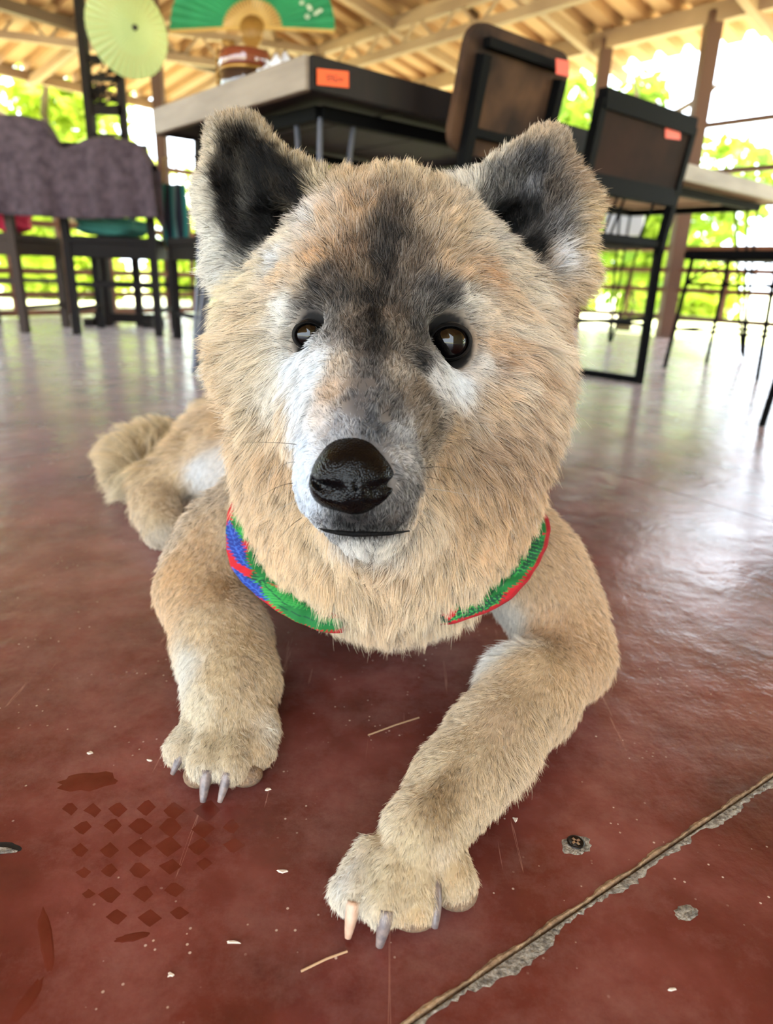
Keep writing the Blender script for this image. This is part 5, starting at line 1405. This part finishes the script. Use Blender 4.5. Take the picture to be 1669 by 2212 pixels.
lid_m = mat('black_skin', (9, 8, 8), 0.7, bump=(900, 0.25), spec=0.12)
for c, R, op, outer, tail, tilt in ((EYE_L, RE_L, (0.0084, 0.0076), (0.0108, 0.0092), (0.4, -0.55), (0.05, 0.02)), (EYE_R, RE_R, (0.0114, 0.0098), (0.0140, 0.0115), (-0.6, -0.35), (-0.03, 0.0))):
    bm = bmesh.new()
    bmesh.ops.create_uvsphere(bm, u_segments=40, v_segments=24, radius=1.0)
    me = bpy.data.meshes.new('eye'); bm.to_mesh(me); bm.free(); me.shade_smooth(); me.materials.append(eye_m)
    eo = bpy.data.objects.new('eye', me); COL.objects.link(eo)
    M = frame_to_cam(c, tilt)
    eo.parent = dog_o
    eo.matrix_parent_inverse = Matrix.Identity(4)
    eo.matrix_local = Matrix.Translation(Vector(c) - DOG_AT) @ M.to_4x4() @ Matrix.Scale(R, 4)
    eo['label'] = 'dark brown shining eye'
    # lids: a black rim lying on the ball, drawn out to the inner corner
    M2 = frame_to_cam(c)
    V, Fc = [], []
    n, loops = 48, 7
    for j in range(loops):
        s = j / (loops - 1)
        for i in range(n):
            a = 2 * math.pi * i / n
            ca_, sa_ = math.cos(a), math.sin(a)
            w = max(0.0, ca_ * tail[0] + sa_ * tail[1]) / math.hypot(*tail)
            ox, oy = op[0] * ca_, op[1] * sa_ * (0.92 if sa_ > 0 else 1.0)
            q = outer[0] * ca_ * (1 + 0.35 * w ** 3), outer[1] * sa_ * (1 + 0.35 * w ** 3)
            x, y = ox + (q[0] - ox) * s, oy + (q[1] - oy) * s
            r = R * (1.04 + 0.035 * math.sin(math.pi * min(1, s * 1.3)))
            z = math.sqrt(max(r * r - (x * x + y * y) * 0.8, 0)) - 0.0035 * s * s
            if j == 0: z -= 0.0016
            V.append(M2 @ Vector((x, y, z)) + Vector(c))
    for j in range(loops - 1):
        for i in range(n):
            Fc.append((j * n + i, j * n + (i + 1) % n, (j + 1) * n + (i + 1) % n, (j + 1) * n + i))
    dpart(link_mesh('eyelid', V, Fc, lid_m, smooth=True))

# ---- nose, from a finer field
_h = 0.0007
_c = NOSE_C
nf = Field(*(np.arange(c - 0.034, c + 0.034, _h).astype(np.float32) for c in _c))
def nell(px, py, d, rx, ry, rd, k=0.008, mode='u'):
    s = d / F
    nf.ell(PD(px, py, d), (rx * s, rd, ry * s), None, k, mode)
nell(763, 1018, 0.360, 84, 62, 0.020)
nell(768, 1060, 0.357, 66, 52, 0.0155)
nell(712, 1048, 0.360, 44, 48, 0.0150, k=0.006)
nell(818, 1042, 0.359, 44, 48, 0.0150, k=0.006)
nell(765, 975, 0.366, 62, 30, 0.012, k=0.012)
for pts in (((722, 1064, 0.3415), (702, 1058, 0.344), (676, 1038, 0.352)), ((812, 1062, 0.3405), (832, 1054, 0.343), (858, 1034, 0.351))):
    q = [PD(*p) for p in pts]
    nf.cone(q[0], 0.0042, q[1], 0.0030, k=0.004, mode='s'); nf.cone(q[1], 0.0024, q[2], 0.0010, k=0.003, mode='s')
_q0, _q1 = PD(768, 1040, 0.3395), PD(768, 1130, 0.352)
nf.cone(_q0, 0.0003, _q1, 0.0010, k=0.002, mode='s')
NV, NF = nf.mesh()
nose_m = mat('wet_black_nose', (5, 5, 6), 0.2, spec=0.18)
_nt = nose_m.node_tree; _b = _nt.nodes['Principled BSDF']
_tc = _nt.nodes.new('ShaderNodeTexCoord'); _vo = _nt.nodes.new('ShaderNodeTexVoronoi'); _vo.inputs['Scale'].default_value = 900
_bp = _nt.nodes.new('ShaderNodeBump'); _bp.inputs['Strength'].default_value = 0.55; _bp.inputs['Distance'].default_value = 0.0006; _bp.invert = True
_nt.links.new(_tc.outputs['Object'], _vo.inputs['Vector']); _nt.links.new(_vo.outputs['Distance'], _bp.inputs['Height']); _nt.links.new(_bp.outputs['Normal'], _b.inputs['Normal'])
dpart(link_mesh('nose', NV, NF, nose_m, smooth=True), 'wet black nose')
# lips: black line along the mouth
mb = MB()
_lp = [PD(x, y, d + 0.0002) for x, y, d in ((688, 1141, 0.379), (702, 1146, 0.372), (730, 1151, 0.365), (765, 1154, 0.362), (800, 1154, 0.362), (840, 1153, 0.365), (884, 1147, 0.375))]
mb.tube(_lp, [0.0003, 0.0008, 0.0013, 0.0015, 0.0013, 0.0010, 0.0004], 8)
dpart(mb.build('lip', lid_m, smooth=True), 'black lower lip line')

# ---- claws and toe pads
claw_m = mat('claw_horn', (98, 90, 92), 0.35, noise=(220, 0.4, (150, 134, 126), (1, 1, 1)))
claw_p = mat('pale_claw_horn', (190, 152, 126), 0.4, noise=(160, 0.4, (214, 184, 160), (1, 1, 1)))
pad_m = mat('toe_pad_skin', (150, 122, 92), 0.7, noise=(300, 0.4, (110, 92, 76), (1, 1, 1)), bump=(700, 0.4))
def claw(a, b, c, r, m):
    """curved horn through three (px, py, z) points"""
    A, B, Cc = (PZ(*q) for q in (a, b, c))
    pts, rs = [], []
    for i in range(9):
        t = i / 8
        pts.append((1 - t) ** 2 * A + 2 * t * (1 - t) * B + t * t * Cc)
        rs.append(r * 1.02 * (1 - 0.55 * t ** 1.8))
    rs.append(r * 0.2); pts.append(pts[-1] + (pts[-1] - pts[-2]) * 0.18)
    mb = MB(); mb.tube(pts, rs, 12)
    dpart(mb.build('claw', m, smooth=True), 'pale claw' if m is claw_p else None)
claw((764, 1945, 0.020), (757, 1990, 0.011), (751, 2026, 0.003), 0.0038, claw_p)
claw((834, 1965, 0.020), (829, 2002, 0.014), (819, 2044, 0.003), 0.0044, claw_m)
claw((936, 1900, 0.022), (944, 1955, 0.018), (938, 2004, 0.008), 0.0040, claw_m)
claw((408, 1598, 0.024), (388, 1636, 0.019), (372, 1672, 0.008), 0.0036, claw_m)
claw((447, 1662, 0.020), (441, 1702, 0.010), (438, 1733, 0.003), 0.0040, claw_m)
claw((492, 1666, 0.020), (484, 1702, 0.010), (474, 1733, 0.003), 0.0036, claw_m)
for px, py, z, rx, ry in ((892, 1975, 0.009, 52, 32), (985, 1930, 0.009, 46, 34), (428, 1672, 0.008, 32, 30), (528, 1672, 0.008, 40, 26), (395, 1632, 0.010, 26, 26)):
    bm = bmesh.new(); bmesh.ops.create_uvsphere(bm, u_segments=20, v_segments=12, radius=1.0)
    p = PZ(px, py, z); s = depth(p) / F
    me = bpy.data.meshes.new('toe_pad')
    for v in bm.verts: v.co = Vector(p) + Vector((v.co.x * rx * s, v.co.y * ry * s * 1.1, v.co.z * 0.0085))
    bm.to_mesh(me); bm.free(); me.shade_smooth(); me.materials.append(pad_m)
    o = bpy.data.objects.new('toe_pad', me); COL.objects.link(o); dpart(o)

# ---- whiskers and brow bristles
_wp, _wr, _wc = [], [], []
def whisker(px, py, d, dx, dy, L, droop, dark=True, r=0.00016):
    a = PD(px, py, d)
    v = RGT * dx - UPV * dy - FWD * 0.25
    v = v / np.linalg.norm(v)
    s = np.linspace(0, 1, 6)
    pts = a + L * (s[:, None] * v + droop * (s ** 2)[:, None] * np.array([0, 0, -1.0]))
    _wp.append(pts); _wr.append(r * (1.05 - s)); _wc.append((0.02, 0.016, 0.014) if dark else (0.7, 0.66, 0.6))
for a in [(640, 1043, .372, -1, .05, .026, .5), (640, 960, .38, -1, -.1, .03, .1), (652, 1118, .38, -.8, .5, .022, .4), (645, 1000, .375, -1, -.3, .012, .6), (660, 1075, .372, -1, .3, .03, .3, False),
          (910, 1013, .385, .9, -.25, .03, .5), (905, 1030, .385, 1, 0, .02, .3), (895, 1118, .385, .6, .5, .022, .5), (935, 1070, .39, .6, .6, .016, .4), (920, 1055, .39, 1, .1, .034, .1, False), (880, 1085, .38, .7, .4, .03, .2, False),
          (700, 1120, .37, -.4, .9, .02, .1, False), (690, 640, .448, -1, -.55, .034, -.15), (668, 648, .45, -1, -.3, .034, -.1), (650, 660, .452, -1, -.15, .03, 0), (640, 670, .452, -1, -.05, .026, .05)]:
    whisker(*a)
dpart(curves('whiskers', np.concatenate(_wp), np.concatenate(_wr), np.array(_wc), 6, hair_m), 'thin dark whiskers')

# ---- neckerchief: printed cotton ring under the ruff
_out = [(517, 1062, .612), (497, 1105, .598), (493, 1160, .585), (505, 1215, .575), (540, 1262, .565), (590, 1302, .556), (650, 1337, .549), (710, 1360, .545), (780, 1372, .541), (850, 1376, .539), (920, 1364, .540), (985, 1338, .544), (1050, 1302, .550), (1105, 1252, .558), (1140, 1200, .570), (1156, 1150, .585), (1150, 1105, .60),
        (1120, 1060, .66), (1020, 1000, .73), (840, 960, .76), (660, 990, .73), (560, 1030, .66)]
n = len(_out)
_OUT = np.array([PD(x + (30 if x > 1000 and d < .61 else -6 if x < 700 else 0), y + (8 if abs(x - 845) > 120 else -12), d - (0.040 if x > 980 else 0.026 if x < 730 else 0.002)) for x, y, d in _out])
_ctr = _OUT.mean(0)
def ring(P, m=520):                              # closed Catmull-Rom
    u = np.linspace(0, n, m, endpoint=False); i = u.astype(int); t = (u - i)[:, None]
    a, b, c, d = P[(i - 1) % n], P[i % n], P[(i + 1) % n], P[(i + 2) % n]
    return 0.5 * (2 * b + (c - a) * t + (2 * a - 5 * b + 4 * c - d) * t ** 2 + (3 * b - a - 3 * c + d) * t ** 3)
_o = ring(_OUT)
_m, _w = len(_o), 28
_in = _o + (_ctr - _o) * 0.30 - FWD * 0.008
cv, cf, cc = [], [], []
RED, GRN, GR2, GR3, BLU, BL2, NAVY = (176, 14, 28), (14, 104, 44), (44, 144, 62), (6, 62, 40), (18, 44, 128), (50, 90, 176), (14, 18, 40)
_arc = np.concatenate([[0], np.cumsum(np.linalg.norm(np.diff(_o, axis=0), axis=1))])
_rr = random.Random(5)
_leaf = []
for k_ in range(64):
    u0 = _rr.uniform(0, _arc[-1]); _leaf.append((u0, _rr.uniform(-.004, .034), _rr.uniform(0, 6.28), _rr.uniform(.020, .034), _rr.uniform(.0055, .0100), _rr.choice([GRN, GRN, GR2, GR3, GR2, GR3])))
_leaf += [(_arc[int(.10 * _m)], .008, .25, .026, .0065, BLU), (_arc[int(.185 * _m)], .004, .12, .026, .006, BLU), (_arc[int(.045 * _m)], .016, .3, .030, .010, GR2), (_arc[int(.15 * _m)], .022, .1, .030, .008, GRN), (_arc[int(.235 * _m)], .012, -.1, .034, .010, GR2), (_arc[int(.29 * _m)], .010, .1, .034, .011, GRN), (_arc[int(.55 * _m)], .016, .15, .034, .010, GR3), (_arc[int(.605 * _m)], .013, -.1, .034, .009, GRN), (_arc[int(.66 * _m)], .014, .1, .034, .010, GR3)]
def print_at(u, v, j):
    col = RED
    for (a, b, th, L, wd, c) in _leaf:
        du, dv = u - a, v - b
        x, y = du * math.cos(th) + dv * math.sin(th), -du * math.sin(th) + dv * math.cos(th)
        if abs(x) < L:
            e = wd * (1 - (x / L) ** 2) * (1 + 0.25 * math.sin(x * 1800))
            if abs(y) < e:
                col = c
                if abs(y) < 0.0005: col = BL2 if c is BLU else GR2 if c is GR3 else GR3
                elif math.sin(x * 1500 + abs(y) * 900) > 0.8: col = BL2 if c is BLU else GR2 if c is GR3 else GRN
    return col
for j in range(_w):
    s = j / (_w - 1)
    for i in range(_m):
        fold = 0.0014 * math.sin(i * 0.11 + s * 3) + 0.0010 * math.sin(i * 0.37 + s * 5)
        bulge = math.sin(math.pi * s) * 0.006
        p = _o[i] + (_in[i] - _o[i]) * s - FWD * (bulge + fold)
        cv.append(p)
        c = print_at(_arc[i], s * 0.032, j)
        if j < 3 and i > _m * 0.42: c = (150, 10, 22)
        cc.append((*lin(*c), 1))
for j in range(_w - 1):
    for i in range(_m):
        cf.append((j * _m + i, j * _m + (i + 1) % _m, (j + 1) * _m + (i + 1) % _m, (j + 1) * _m + i))
cloth_m = bpy.data.materials.new('printed_cotton'); cloth_m.use_nodes = True
_nt = cloth_m.node_tree; _b = _nt.nodes['Principled BSDF']; _b.inputs['Roughness'].default_value = 0.85
_at = _nt.nodes.new('ShaderNodeAttribute'); _at.attribute_name = 'print'
_nt.links.new(_at.outputs['Color'], _b.inputs['Base Color'])
ker = link_mesh('neckerchief', cv, cf, cloth_m, smooth=True)
_pa = ker.data.attributes.new('print', 'FLOAT_COLOR', 'POINT')
_pa.data.foreach_set('color', np.array(cc, np.float32).ravel())
_so = ker.modifiers.new('thickness', 'SOLIDIFY'); _so.thickness = 0.0014
dpart(ker, 'green neckerchief printed with leaves on red')
